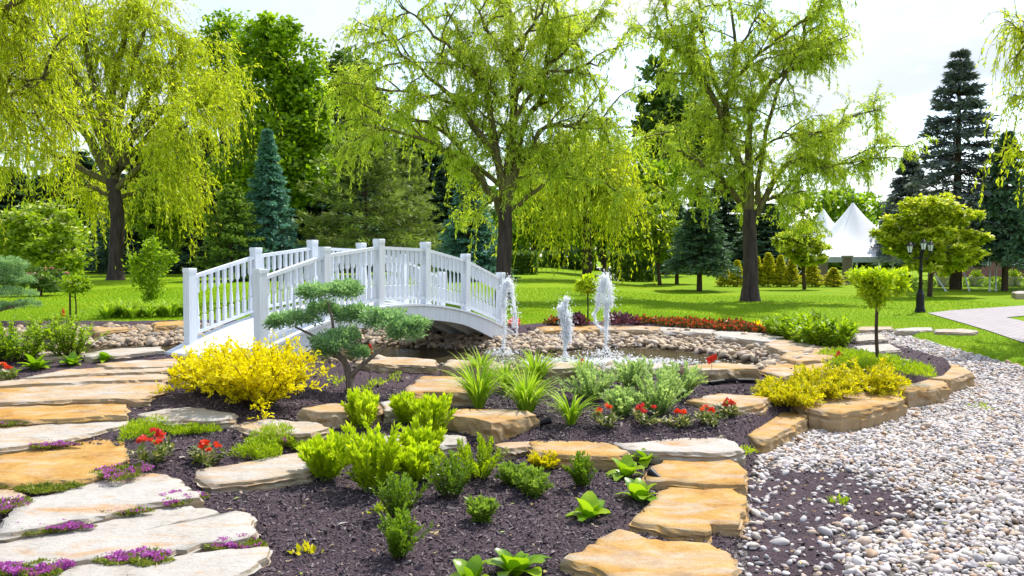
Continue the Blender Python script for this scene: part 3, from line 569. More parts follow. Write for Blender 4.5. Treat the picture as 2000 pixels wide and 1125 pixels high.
EDGE = [  # top outline px, bottom of the visible face px, bleach, label
 ([(380, 918), (460, 905), (520, 895), (600, 882), (640, 878), (650, 895), (605, 922), (520, 934), (420, 948), (386, 940)], 962, .34, 'long flat tan stone beside the white flagstones, between red flowers and lime shrubs'),
 ([(265, 808), (330, 797), (400, 797), (460, 808), (455, 818), (420, 822), (300, 822)], 828, .42, 'flat grey-tan stone in front of the yellow shrub'),
 ([(440, 830), (520, 820), (620, 826), (650, 836), (610, 846), (500, 845)], 851, .32, 'flat tan stone behind the two mounds of fine green groundcover'),
 ([(585, 797), (640, 788), (740, 788), (745, 798), (680, 804), (620, 806)], 836, .26, 'blocky brown stone right of the yellow shrub'),
 ([(742, 786), (790, 780), (825, 788), (815, 800), (750, 803)], 826, .40, 'grey blocky stone between two upright lime shrubs'),
 ([(785, 766), (820, 735), (900, 737), (930, 750), (925, 768), (860, 766), (805, 768)], 794, .22, 'square tan step stone left of the daylilies'),
 ([(872, 812), (885, 800), (960, 797), (1030, 803), (1050, 812), (1000, 821), (960, 827), (930, 819), (890, 815)], 870, .20, 'big tall orange-brown boulder in front of the daylilies'),
 ([(640, 866), (660, 853), (760, 843), (880, 845), (912, 858), (900, 868), (800, 876), (700, 876)], 884, .62, 'pale stone half hidden behind the lime shrubs'),
 ([(965, 868), (1000, 862), (1037, 862), (1040, 874), (985, 878)], 896, .28, 'small brown block below the big boulder'),
 ([(1036, 862), (1095, 846), (1150, 846), (1180, 862), (1230, 880), (1220, 890), (1140, 892), (1040, 884)], 900, .12, 'orange flat stone right of the big boulder'),
 ([(1190, 864), (1260, 850), (1400, 848), (1440, 866), (1455, 878), (1400, 886), (1300, 882), (1232, 878)], 898, .50, 'cream flat stone below the row of red impatiens'),
 ([(1258, 928), (1300, 890), (1380, 882), (1430, 890), (1455, 925), (1456, 946), (1380, 948), (1310, 942), (1262, 940)], 962, .14, 'orange slab, rearmost of three kerb slabs along the gravel'),
 ([(1232, 1016), (1262, 990), (1305, 945), (1360, 941), (1420, 952), (1458, 972), (1450, 1010), (1440, 1026), (1388, 1024), (1385, 1040), (1300, 1030)], 1056, .14, 'notched orange slab, middle of three kerb slabs along the gravel'),
 ([(1100, 1093), (1150, 1065), (1205, 1030), (1270, 1050), (1370, 1056), (1437, 1085), (1425, 1135), (1250, 1150), (1160, 1115)], 1150, .20, 'large orange slab at the bottom edge beside the gravel'),
 ([(1413, 836), (1440, 822), (1510, 800), (1578, 812), (1560, 828), (1500, 858), (1485, 858)], 880, .16, 'tan kerb stone with rough broken edge by the gravel, below the golden junipers'),
 ([(1338, 782), (1400, 768), (1470, 770), (1503, 778), (1485, 790), (1440, 796)], 810, .24, 'squarish tan stone between red impatiens and golden junipers'),
 ([(1552, 786), (1600, 776), (1650, 765), (1760, 765), (1765, 782), (1700, 798), (1640, 808), (1580, 800)], 824, .18, 'long layered tan boulder beside the gravel under the golden junipers'),
 ([(1718, 754), (1760, 738), (1800, 735), (1846, 740), (1844, 758), (1770, 768)], 798, .24, 'thick tan boulder beside the gravel near the small trimmed tree'),
 ([(1765, 712), (1800, 705), (1870, 712), (1897, 728), (1850, 742), (1780, 736)], 766, .20, 'end boulder of the stone edging where the gravel bends'),
 ([(1690, 704), (1745, 696), (1780, 702), (1770, 712), (1700, 714)], 722, .40, 'low stone behind the slender trunk of the trimmed tree'),
 ([(1665, 676), (1735, 672), (1760, 682), (1690, 690)], 700, .46, 'flat cream step stone at the gravel edge near green perennials'),
 ([(1668, 655), (1722, 652), (1735, 662), (1672, 666)], 672, .42, 'rear step stone at the far gravel edge'),
 ([(688, 710), (720, 698), (800, 697), (852, 704), (850, 714), (760, 712)], 730, .28, 'long pond-edge stone behind the blue bonsai juniper'),
 ([(860, 714), (880, 703), (960, 705), (1002, 714), (990, 720), (890, 718)], 744, .30, 'pond-edge stone behind the daylilies'),
 ([(1010, 716), (1060, 706), (1130, 708), (1150, 718), (1080, 722)], 742, .34, 'pond-edge stone half hidden between the daylilies'),
 ([(1175, 716), (1220, 708), (1300, 710), (1325, 716), (1260, 722), (1190, 722)], 742, .60, 'pale pond-edge stone behind the grey-green shrubs'),
 ([(1332, 716), (1400, 707), (1478, 713), (1480, 721), (1400, 724), (1340, 722)], 748, .24, 'thick grey-faced pond-edge stone with the red flag'),
 ([(1482, 724), (1500, 712), (1560, 700), (1625, 706), (1605, 722), (1530, 736)], 750, .20, 'wide tan stone stacked at the right end of the pond'),
 ([(1520, 698), (1545, 684), (1600, 674), (1636, 684), (1630, 700), (1560, 708)], 712, .22, 'tan ledge stone below the green perennials'),
 ([(1490, 672), (1530, 662), (1590, 670), (1606, 682), (1530, 688)], 690, .30, 'ledge stone curving behind the right end of the cobbles'),
 ([(1385, 648), (1440, 644), (1540, 660), (1510, 669), (1410, 658)], 676, .52, 'grey-cream ledge stone under the green perennials'),
 ([(1285, 638), (1330, 633), (1400, 643), (1390, 652), (1290, 647)], 660, .44, 'long ledge stone under the middle of the red begonias'),
 ([(1172, 637), (1220, 632), (1290, 634), (1288, 645), (1180, 643)], 654, .30, 'ledge stone behind the tallest fountain jet'),
 ([(1045, 640), (1100, 633), (1176, 634), (1174, 643), (1060, 647)], 656, .12, 'orange ledge stone between two fountain jets'),
 ([(175, 640), (240, 632), (300, 628), (298, 638), (190, 648)], 650, .16, 'tan kerb stone along the far side of the dry creek'),
 ([(298, 630), (355, 623), (372, 632), (302, 638)], 648, .10, 'orange kerb stone behind the tall end post of the bridge'),
 ([(160, 690), (220, 680), (315, 678), (324, 686), (240, 694), (170, 697)], 708, .44, 'thick cream stone at the near side of the dry creek'),
 ([(45, 694), (110, 684), (162, 682), (166, 692), (80, 700)], 710, .30, 'brown stone under the leafy green shrubs'),
 ([(1650, 641), (1690, 637.5), (1742, 638), (1744, 643), (1660, 645)], 650, .34, 'tan edging stone on the lawn, end nearest the pond'),
 ([(1748, 642), (1790, 639), (1822, 639.5), (1822, 645), (1752, 647)], 651, .6, 'middle one of three long edging stones on the lawn'),
 ([(1826, 643), (1880, 641.5), (1912, 646), (1900, 650), (1826, 648)], 653, .4, 'long edging stone on the lawn, end pointing at the paved walk'),
]
for k, (pp, yb, bl, lab) in enumerate(EDGE):
    cx = sum(p[0] for p in pp) / len(pp); ymax = max(p[1] for p in pp); ymid = sum(p[1] for p in pp) / len(pp)
    g = hit(cx, min(yb, 1140)); th = max(.07, (yb - ymax) * g[1] / FPX * 1.02); zt = g[2] + th
    if 'ledge stone' in lab or 'kerb stone along the far' in lab or 'orange kerb stone' in lab: zt = .485; th = .15
    for _ in range(3):
        W = np.array([onz(p[0], p[1], zt)[:2] for p in pp]); zt = max(zt, float(np.mean(G(W[:, 0], W[:, 1]))) + .035)
    W = [onz(p[0], p[1], zt)[:2] for p in pp]
    o = slab('edging_stone', W, zt, th + .03, 300 + k, bl, nseg=52)
    tag(o, lab, 'stone', 'stones edging the beds and pond')
# grey rock by the far walk
o = slab('boulder', [hit(px, py)[:2] for px, py in [(1976, 580), (1995, 577), (2030, 578), (2030, 584), (1985, 585)]], Gs(*hit(2000, 581)[:2]) + .22, .35, 777, .55); tag(o, 'low grey boulder at the lawn edge beyond the paved walk', 'stone')
# ------------------------------------------------------------------ bridge
A0 = np.array([-3.475, 11.3]); A1 = np.array([-.23, 16.6]); BL = float(np.linalg.norm(A1 - A0)); BU = (A1 - A0) / BL; BV = np.array([-BU[1], BU[0]]); BW = 1.5
def deck_z(t): return .76 - .14 * t + 4 * .54 * t * (1 - t)
br = thing('footbridge', 'white wooden arched footbridge with balustrades over the pond', 'bridge', (A0[0], A0[1], .6))
boff = np.array([A0[0], A0[1], .6])
def bp3(t, w, z): q = A0 + BU * (t * BL) + BV * w; return np.array([q[0], q[1], z]) - boff
UX = np.array([BU[0], BU[1], 0]); VX = np.array([BV[0], BV[1], 0]); ZX = np.array([0, 0, 1.])
# deck planks
npl = 50; ts = np.linspace(-.055, 1.05, npl + 1)
for i in range(npl):
    ta, tb = ts[i], ts[i + 1]; pa = bp3(ta, BW / 2, deck_z(ta)); pb = bp3(tb, BW / 2, deck_z(tb)); d = unit(pb - pa); up = np.cross(d, VX)
    if up[2] < 0: up = -up
    mb = MB(); box(mb, (pa + pb) / 2 - up * .018, (np.linalg.norm(pb - pa) - .006, BW + .26, .036), ax=np.stack([d, VX, up], 1)); mb.build('deck_plank', M['white'], br)
# stringers (side beams), three of them, an arc
def beam(w, th, dep, t0, t1, up0, name):
    mb = MB(); tt = np.linspace(t0, t1, 40); V = []
    for t in tt:
        zt = deck_z(t) - .038 - up0; flat = 1 - abs(2 * t - 1); zb = zt - dep - .10 * (1 - min(1, 2.2 * flat)); 
        for ww, zz in ((w - th / 2, zt), (w + th / 2, zt), (w + th / 2, zb), (w - th / 2, zb)): V.append(bp3(t, ww, zz))
    Q = []
    for k in range(39):
        for a in range(4): b = (a + 1) % 4; Q.append([4 * k + a, 4 * k + b, 4 * k + 4 + b, 4 * k + 4 + a])
    Q += [[0, 1, 2, 3], [156, 159, 158, 157]]; mb.add(V, Q); return mb.build(name, M['white'], br)
beam(-.07, .06, .24, -.05, 1.045, 0, 'side_beam'); beam(BW + .07, .06, .24, -.05, 1.045, 0, 'side_beam'); beam(BW * .33, .07, .2, -.02, 1.02, 0, 'joist'); beam(BW * .66, .07, .2, -.02, 1.02, 0, 'joist')
# end board
mb = MB(); q = bp3(-.056, BW / 2, deck_z(-.056) - .12); box(mb, q, (.03, BW + .26, .2), ax=np.stack([UX, VX, ZX], 1)); mb.build('end_board', M['white'], br)
mb = MB(); q = bp3(1.052, BW / 2, deck_z(1.052) - .14); box(mb, q, (.03, BW + .26, .22), ax=np.stack([UX, VX, ZX], 1)); mb.build('end_board', M['white'], br)
PH = 1.1; PS = .135
def post_mesh():
    mb = MB(); s = PS / 2; prof = [(-.16, 1), (PH - .07, 1), (PH - .066, 1.0), (PH - .064, 1.07), (PH - .018, 1.07), (PH, .98)]
    V = []; 
    for z, k in prof:
        for a, b in ((-1, -1), (1, -1), (1, 1), (-1, 1)): V.append((UX * a + VX * b) * s * k + ZX * z)
    Q = []
    for k in range(len(prof) - 1):
        for a in range(4): b = (a + 1) % 4; Q.append([4 * k + a, 4 * k + b, 4 * k + 4 + b, 4 * k + 4 + a])
    n4 = 4 * (len(prof) - 1); Q += [[3, 2, 1, 0], [n4, n4 + 1, n4 + 2, n4 + 3]]; mb.add(V, Q); return mb.mesh('post', M['white'])
pm = post_mesh()
def bal_mesh():
    mb = MB(); h = .78; s = .021
    prof = [(0, s * 1.15, 4), (.2, s * 1.15, 4), (.215, s * .7, 8), (.235, s * 1.3, 8), (.26, s * 1.35, 8), (.40, s * .95, 8), (.54, s * .62, 8), (.56, s * .95, 8), (.58, s * 1.15, 4), (.80, s * 1.15, 4)]
    n = 8; a = np.arange(n) * math.pi / 4 + math.pi / 4; V = []
    for z, r, kd in prof:
        if kd == 4:
            m_ = np.maximum(np.abs(np.cos(a)), np.abs(np.sin(a))); cs, sn = np.cos(a) / m_, np.sin(a) / m_
        else: cs, sn = np.cos(a), np.sin(a)
        V.append(UX[None] * (cs * r)[:, None] + VX[None] * (sn * r)[:, None] + ZX * z)
    V = np.concatenate(V); Q = []
    for k in range(len(prof) - 1):
        for i in range(n): j = (i + 1) % n; Q.append([k * n + i, k * n + j, (k + 1) * n + j, (k + 1) * n + i])
    mb.add(V, Q); return mb.mesh('baluster', M['white'])
bm_ = bal_mesh()
for w in (0., BW):
    tp = [i / 5 for i in range(6)]
    for t in tp:
        o = bpy.data.objects.new('post', pm); COL.objects.link(o); o.parent = br; o.location = bp3(t, w, deck_z(t))
    for i in range(5):
        pa = bp3(tp[i], w, deck_z(tp[i])); pb = bp3(tp[i + 1], w, deck_z(tp[i + 1])); d = unit(pb - pa); up = np.cross(d, VX); up = up if up[2] > 0 else -up; L = np.linalg.norm(pb - pa)
        for zz, hh, ww, nm in ((.115, .045, .07, 'bottom_rail'), (.955, .05, .085, 'top_rail')):
            mb = MB(); box(mb, (pa + pb) / 2 + ZX * zz, (L - PS * 1.0, ww, hh), ax=np.stack([d, VX, up], 1)); mb.build(nm, M['white'], br)
        nb = 9
        for k in range(nb):
            f = (k + 1) / (nb + 1); o = bpy.data.objects.new('baluster', bm_); COL.objects.link(o); o.parent = br; o.location = pa * (1 - f) + pb * f + ZX * .135
# concrete footing at both ends
M['concrete'] = plain('concrete', (.34, .32, .30), .9, .2, bump=.4)
for t, nm in ((-.03, 'footing'), (1.03, 'footing')):
    mb = MB(); q = bp3(t, BW / 2, deck_z(t) - .5); box(mb, q, (.5, BW + .3, .44), ax=np.stack([UX, VX, ZX], 1)); mb.build(nm, M['concrete'], br)
# ------------------------------------------------------------------ garden plants
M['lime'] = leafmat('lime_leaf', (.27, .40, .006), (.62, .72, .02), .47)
M['box'] = leafmat('box_leaf', (.07, .16, .008), (.27, .40, .02), .35, .35, .5)
M['boxlight'] = leafmat('box_light_leaf', (.14, .26, .02), (.36, .48, .08), .38)
M['lily'] = leafmat('daylily_leaf', (.15, .30, .008), (.46, .60, .05), .4, .55, .25)
M['silver'] = leafmat('grey_green_leaf', (.22, .36, .09), (.56, .68, .34), .42)
M['hosta'] = leafmat('broad_leaf', (.12, .27, .006), (.36, .52, .02), .42, .3, .5)
M['yellow'] = leafmat('yellow_leaf', (.58, .50, .003), (.92, .82, .008), .5)
M['goldjun'] = leafmat('gold_juniper', (.34, .36, .006), (.85, .72, .015), .42)
M['moss'] = leafmat('moss_leaf', (.19, .32, .006), (.46, .56, .014), .4)
M['thyme'] = leafmat('thyme_leaf', (.09, .16, .012), (.32, .33, .05), .35)
M['purple'] = leafmat('thyme_flower', (.34, .05, .40), (.68, .20, .72), .4, tboost=1.)
M['red'] = leafmat('red_petal', (.70, .03, .012), (.92, .16, .06), .35, tboost=1.)
M['pinkred'] = leafmat('pink_red_petal', (.60, .03, .06), (.85, .12, .08), .35, tboost=1.)
M['imp'] = leafmat('variegated_leaf', (.05, .10, .012), (.28, .30, .08), .3, c3=(.62, .55, .38))
M['bluejun'] = leafmat('blue_juniper', (.09, .23, .09), (.42, .60, .34), .38, .5)
M['greenjun'] = leafmat('green_juniper', (.07, .13, .02), (.24, .30, .06), .3, .5)
M['green'] = leafmat('green_leaf', (.14, .26, .008), (.42, .56, .02), .42)
M['darkpurple'] = leafmat('purple_leaf', (.05, .015, .03), (.20, .06, .12), .25, tboost=1.)
M['begleaf'] = leafmat('begonia_leaf', (.05, .09, .012), (.30, .16, .06), .3, tboost=1.)
M['pink'] = leafmat('pink_petal', (.55, .14, .30), (.75, .35, .45), .35, tboost=1.)
M['viburn'] = leafmat('viburnum_leaf', (.16, .27, .008), (.42, .52, .03), .4)
M['cream'] = leafmat('cream_flower', (.55, .60, .25), (.78, .80, .48), .4, tboost=1.)
M['woodgrey'] = barkmat('wood_grey', (.10, .075, .06), (.30, .24, .20), 20.)
def local_dirs(r, n, up=.4):
    d = r.normal(0, 1, (n, 3)); d[:, 2] = np.abs(d[:, 2]) + up; return unit(d)
def bushy(seed, h, w, nstem, per, L, W, mat, stem_mat, lean=.55, droop=.0, upleaf=.6, t0=.15, tip_bright=True, wig=.10):
    """upright stems from one crown with leaves along them; returns foliage MB, stems MB (local, base at 0)"""
    r = np.random.default_rng(seed); fo, st = MB(), MB()
    a = r.uniform(0, 6.283, nstem); q = np.sqrt(r.uniform(0, 1, nstem)); P = np.stack([np.cos(a) * q * w * .16, np.sin(a) * q * w * .16, np.full(nstem, -.01)], 1)
    sp = q * (w * .5) / h * lean * 2
    D = unit(np.stack([np.cos(a) * sp, np.sin(a) * sp, np.ones(nstem)], 1)); Ln = h * (1.06 - .28 * q ** 2) * r.uniform(.82, 1.1, nstem) * np.sqrt(1 + (sp * .6) ** 2)
    B = grow(r, P, D, Ln, 6, droop, wig); tubes(st, B, h * .012, h * .004, 3)
    p, tg, t, _ = sample_on(r, B, per, t0, 1.0); n = len(p); rd = unit(r.normal(0, 1, (n, 3)) * np.array([1, 1, .5]))
    d = unit(rd * (1 - .55 * t[:, None]) + tg * upleaf + np.array([0, 0, .15]))
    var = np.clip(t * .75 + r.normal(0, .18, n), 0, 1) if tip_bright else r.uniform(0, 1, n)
    leaves(fo, r, p, d, L, W, nrm=rd + np.array([0, 0, 1.2]), jit=.3, var=var, bend=.06); return fo, st
def plant(name, label, cat, loc, mbs, group=None, rz=0.):
    t = thing(name, label, cat, loc, group, rz)
    for nm, mb, mat in mbs: mb.build(nm, mat, t)
    return t
def scale_at(px, py): g = hit(px, py); return g, g[1] / FPX
# lime shrubs
LIME = [(640, 938, 85, 92, 'lime shrub beside the end of the long tan stone, leftmost of its kind'), (728, 962, 128, 108, 'tallest lime shrub, in the mulch in front of the pale stone'),
        (708, 838, 70, 62, 'small lime shrub in front of the blocky brown stones'), (795, 828, 54, 54, 'lime shrub beside the square tan step stone'),
        (846, 856, 82, 64, 'upright lime shrub touching the big boulder'), (824, 905, 72, 84, 'lime shrub in the middle of the clump, below the one by the boulder'), (815, 942, 66, 84, 'round lime shrub just behind the dark box shrubs')]
for k, (px, py, hp, wp, lab) in enumerate(LIME):
    g, s = scale_at(px, py); h, w = hp * s, wp * s
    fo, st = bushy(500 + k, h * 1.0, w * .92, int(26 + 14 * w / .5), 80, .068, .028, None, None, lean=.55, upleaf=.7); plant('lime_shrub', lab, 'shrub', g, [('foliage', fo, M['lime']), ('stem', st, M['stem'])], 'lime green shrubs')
BOX = [(880, 974, 88, 72, 'box', 'dark green box shrub right of the lime shrubs'), (778, 1012, 92, 70, 'box', 'dark green box shrub below the tallest lime shrub'), (778, 1092, 92, 66, 'box', 'lower narrow green shrub standing near the bottom of the mulch'),
       (932, 936, 78, 104, 'moss', 'loose wispy green shrub in front of the small brown block'), (1004, 950, 42, 52, 'boxlight', 'pale green low shrub, left of a touching pair'), (1042, 970, 50, 52, 'boxlight', 'pale green low shrub, right of a touching pair'),
       (1137, 952, 64, 46, 'box', 'narrow green shrub with bare reddish stems below the orange flat stone'), (940, 1020, 46, 44, 'boxlight', 'smallest green shrub alone in the middle of the mulch'), (1064, 916, 34, 52, 'goldjun', 'orange-tipped seedling shrub below the orange flat stone')]
for k, (px, py, hp, wp, mt, lab) in enumerate(BOX):
    g, s = scale_at(px, py); h, w = hp * s, wp * s
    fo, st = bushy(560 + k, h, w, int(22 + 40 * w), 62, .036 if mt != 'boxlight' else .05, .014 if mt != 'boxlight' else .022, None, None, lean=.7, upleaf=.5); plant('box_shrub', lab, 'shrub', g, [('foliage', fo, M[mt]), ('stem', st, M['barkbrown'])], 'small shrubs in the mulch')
# broad-leaved plants: every big leaf its own part
def big_leaf(r, L, W, curl):
    mb = MB(); nu, nv = 7, 5; V = []; 
    for i in range(nu):
        u = i / (nu - 1); half = W * .5 * max(.06, math.sin(math.pi * min(.985, .06 + .93 * u ** .8))) ** .55
        for j in range(nv):
            v = j / (nv - 1) * 2 - 1; V.append([v * half, u * L, .22 * L * math.sin(u * 1.9) - curl * u * u * L + .16 * half * v * v + .012 * L * math.sin(u * 14 + v * 3)])
    I = np.arange(nu * nv).reshape(nu, nv); mb.add(V, np.stack([I[:-1, :-1], I[:-1, 1:], I[1:, 1:], I[1:, :-1]], -1).reshape(-1, 4), var=r.uniform(0, 1)); return mb
def hosta(px, py, hp, wp, nl, lab, seed, name='broadleaf_plant', grp='broad-leaved plants'):
    r = np.random.default_rng(seed); g, s = scale_at(px, py); h, w = hp * s, wp * s; t = thing(name, lab, 'plant', g, grp); L = max(h, w * .62) * 1.12
    nl = int(nl * 1.4)
    for k in range(nl):
        q = k / max(1, nl - 1); a = k * 2.4 + r.uniform(-.3, .3); el = R(66 - 54 * q) + r.normal(0, .1); ln = L * r.uniform(.5, .9)
        o = big_leaf(r, ln, ln * r.uniform(.6, .82), r.uniform(.1, .4) + .15 * q).build('leaf', M['hosta'], t, smooth_=True)
        o.rotation_euler = (el, r.normal(0, .15), a); o.location = (-math.sin(a) * .02, math.cos(a) * .02, .0)
for k, a in enumerate([(1150, 1012, 56, 76, 9, 'glossy broad-leaved plant in the mulch left of the notched kerb slab'), (1250, 978, 52, 80, 10, 'broad-leaved plant touching the kerb slabs, beside a black spotlight'), (1222, 932, 46, 42, 9, 'broad-leaved plant second behind the kerb slabs'),
     (1262, 903, 42, 58, 9, 'broad-leaved plant right against the cream flat stone'), (1006, 1122, 76, 96, 10, 'large dark broad-leaved plant cut by the bottom edge'), (920, 1135, 58, 84, 7, 'broad-leaved plant with yellowing leaf at the bottom edge'),
     (70, 722, 36, 62, 14, 'lettuce-like leafy plant below the leafy green shrubs'), (140, 714, 24, 46, 12, 'small leafy rosette left of the thick cream creek stone'), (206, 706, 26, 38, 11, 'leafy rosette in front of the thick cream creek stone'), (22, 738, 24, 40, 11, 'pale leafy rosette near the left edge by the path')]):
    hosta(*a, 600 + k)
# impatiens
def impatiens(px, py, hp, wp, lab, seed, nf=9):
    r = np.random.default_rng(seed); g, s = scale_at(px, py); h, w = hp * s, wp * s
    fo, st = bushy(seed, h * .8, w, 16, 9, .075, .036, None, None, lean=.9, upleaf=.2, tip_bright=False); t = plant('impatiens', lab, 'flower', g, [('foliage', fo, M['imp']), ('stem', st, M['stem'])], 'red impatiens')
    bl = MB(); n = nf; a = r.uniform(0, 6.28, n); q = np.sqrt(r.uniform(0, 1, n)) * w * .42; C = np.stack([np.cos(a) * q, np.sin(a) * q, h * (.98 - .45 * (q / (w * .5)) ** 2)], 1)
    for c in C:
        m = 12; d = local_dirs(r, m, .25); leaves(bl, r, c + d * .006, d, .037, .035, var=np.full(m, r.uniform(0, 1)), jit=.25)
    bl.build('blossom', M['red'] if seed % 3 else M['pinkred'], t)
for k, a in enumerate([(300, 908, 66, 58, 'tall red impatiens beside the orange flagstone', 14), (405, 906, 42, 54, 'low red impatiens between the taller one and the green mounds', 10), (1183, 836, 42, 42, 'red impatiens, first of the row from the daylilies', 4), (1262, 832, 42, 50, 'red impatiens, second of the row and the largest there', 6),
     (1328, 834, 30, 36, 'red impatiens, third of the row, in the middle', 5), (1382, 830, 36, 40, 'pale red impatiens, fourth of the row', 4), (1419, 813, 32, 40, 'red impatiens against the squarish tan stone', 9), (3, 748, 36, 40, 'red impatiens cut by the left edge by the path', 8)]):
    impatiens(*a[:5], 651 + k, a[5])
# daylilies
def blades(seed, h, w, n, wd=.016):
    r = np.random.default_rng(seed); mb = MB(); a = r.uniform(0, 6.283, n); out = r.uniform(.15, 1., n); k = 8; L = h * r.uniform(.6, 1.3, n) * (1 + .25 * out)
    P = np.stack([np.cos(a) * w * .10 * out, np.sin(a) * w * .10 * out, np.zeros(n)], 1); d = unit(np.stack([np.cos(a) * out * .42, np.sin(a) * out * .42, np.ones(n)], 1)); S = np.stack([-np.sin(a), np.cos(a), np.zeros(n)], 1)
    pts = [P]; p = P; hz = np.stack([np.cos(a), np.sin(a), np.zeros(n)], 1)
    for i in range(k):
        f = (i + 1) / k; d = unit(d + hz * (.05 + .16 * out[:, None] * f) + np.array([0, 0, -1.]) * (.03 + .46 * f * f * out)[:, None]); p = p + d * (L / k)[:, None]; pts.append(p)
    C = np.stack(pts, 1); t = np.linspace(0, 1, k + 1); wdt = wd * (np.minimum(1, .55 + t * 1.6) * np.clip((1 - t) * 2.2, .04, 1))
    Lf = C + S[:, None] * wdt[None, :, None]; Rt = C - S[:, None] * wdt[None, :, None]; V = np.stack([Lf, Rt], 2).reshape(-1, 3)
    I = np.arange(n * (k + 1) * 2).reshape(n, k + 1, 2); Q = np.stack([I[:, :-1, 0], I[:, :-1, 1], I[:, 1:, 1], I[:, 1:, 0]], -1).reshape(-1, 4)
    mb.add(V, Q, var=np.repeat(r.uniform(0, 1, n), (k + 1) * 2)); return mb
for k, (px, py, hp, wp, n, lab) in enumerate([(935, 798, 105, 80, 85, 'tall daylily clump behind the big boulder'), (1028, 810, 92, 110, 95, 'widest daylily clump in the middle of the bed'), (1115, 830, 72, 80, 46, 'daylily clump nearest the row of red impatiens'),
        (1046, 752, 76, 96, 70, 'daylily clump at the pond edge behind the widest one'), (940, 738, 58, 70, 55, 'daylily clump on the pond-edge stone, above the tall one'), (988, 764, 62, 70, 45, 'daylily clump between the two rows of daylilies'), (1140, 746, 56, 60, 36, 'daylily clump at the pond edge beside the orange flag')]):
    g, s = scale_at(px, py); plant('daylily', lab, 'plant', g, [('leaves', blades(680 + k, hp * s * .95, wp * s, int(n * 1.9), .011), M['lily'])], 'daylilies in the middle bed')
# grey-green shrubs
for k, (px, py, hp, wp, lab) in enumerate([(1155, 784, 80, 84, 'grey-green shrub beside the daylilies, first of its row'), (1213, 814, 64, 58, 'small grey-green shrub just behind the red impatiens'), (1286, 810, 96, 88, 'largest grey-green shrub, behind the biggest red impatiens'),
        (1236, 760, 68, 78, 'grey-green shrub at the pond edge behind the largest one'), (1330, 776, 76, 72, 'grey-green shrub beside the thick grey-faced pond stone')]):
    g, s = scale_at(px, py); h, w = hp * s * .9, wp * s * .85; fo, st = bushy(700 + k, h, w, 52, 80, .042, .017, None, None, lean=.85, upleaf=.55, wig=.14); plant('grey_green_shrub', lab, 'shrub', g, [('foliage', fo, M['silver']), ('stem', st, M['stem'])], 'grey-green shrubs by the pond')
# ground cover between flagstones and mounds
def mat_patch(seed, rx, ry, h, n, L, W, ztop=None):
    r = np.random.default_rng(seed); a = r.uniform(0, 6.283, n); q = np.sqrt(r.uniform(0, 1, n)); q = q * (1 + .25 * np.sin(a * 3 + seed) + .12 * np.sin(a * 7 + seed)); x, y = np.cos(a) * q * rx, np.sin(a) * q * ry
    z = h * np.sqrt(np.clip(1 - (q / 1.3) ** 2, 0, 1)) * (.8 + .3 * np.sin(x * 30 + seed) * np.cos(y * 37)); P = np.stack([x, y, z * r.uniform(.1, 1, n) - .03 * (1 - q / 1.3)], 1); D = local_dirs(r, n, .5) + np.stack([x / rx, y / ry, np.zeros(n)], 1) * .5
    return P, D, r
def patch(name, px, py, wp, dp, hp, lab, seed, lm, fm=None, ff=.0, n=1500, L=.022, W=.010, cat='ground cover', grp='thyme between the flagstones', lift=0.):
    g, s = scale_at(px, py); rx = wp * s * .5; ry = max(.05, dp * .5 * g[1] ** 2 / (FPX * (CAMH - g[2]))); h = hp * s; g = onz(px, py, g[2] + lift)
    t = thing(name, lab, cat, g, grp); P, D, r = mat_patch(seed, rx, ry, h, n, L, W); mb = MB(); leaves(mb, r, P, D, L, W, jit=.4); mb.build('foliage', M[lm], t)
    if fm:
        P, D, r = mat_patch(seed + 1, rx * .95, ry * .95, h * 1.15, int(n * ff), L, W); k = (np.sin(P[:, 0] / rx * 4 + seed) + np.sin(P[:, 1] / ry * 3 + seed * 2)) > -.6; P = P[k]; D = D[k]
        P[:, 2] += .008; mb = MB(); leaves(mb, r, P, D, .017, .016, jit=.3); mb.build('blossoms', M[fm], t)
for k, (px, py, w, d, h, ff, lab) in enumerate([(240, 922, 92, 26, 12, .5, 'thyme with purple flowers at the corner of the orange flagstone'), (352, 974, 84, 20, 10, 1.3, 'bright purple thyme tuft on the top white flagstone joint'), (85, 1030, 150, 20, 9, 1.2, 'long purple thyme strip between the two white flagstones'),
      (238, 998, 90, 12, 7, .15, 'green thyme strip with few flowers between white flagstones'), (456, 1062, 98, 24, 11, 1.1, 'purple thyme at the mulch end of the lowest joint'), (268, 1090, 130, 30, 12, .6, 'purple-green thyme in the middle of the lowest joint'), (62, 1113, 140, 30, 13, .9, 'purple thyme in the bottom left joint'),
      (85, 952, 130, 16, 9, .0, 'green thyme without flowers under the orange flagstone'), (8, 990, 70, 34, 12, .3, 'brownish thyme at the left edge beside the white flagstone'), (100, 868, 90, 9, 6, .5, 'thin thyme strip above the orange flagstone'), (12, 825, 70, 12, 7, .1, 'green creeping thyme at the left edge near the middle flagstones'), (545, 860, 30, 8, 5, 1.5, 'pink-purple flower tuft on the green mound')]):
    patch('thyme_patch', px, py + 2, w * 1.0, d * 1.0, h * 1.15, lab, 740 + k, 'thyme', 'purple' if ff else None, ff * .8, n=int(900 + w * 18), lift=.034)
for k, (px, py, w, d, h, lab) in enumerate([(286, 846, 86, 26, 34, 'fine green mound behind the tall red impatiens'), (378, 842, 82, 16, 20, 'low fine green mat in front of the flat grey-tan stone'), (535, 862, 78, 24, 38, 'fine green mound, upper of a pair beside the tan stones'), (508, 888, 84, 22, 36, 'fine green mound, lower of a pair with a pink flower'), (600, 872, 64, 16, 18, 'small green mat left of the lime shrubs')]):
    patch('moss_mound', px, py, w, d, h, lab, 780 + k, 'moss', n=2600, L=.035, W=.009, grp='fine green mounds')
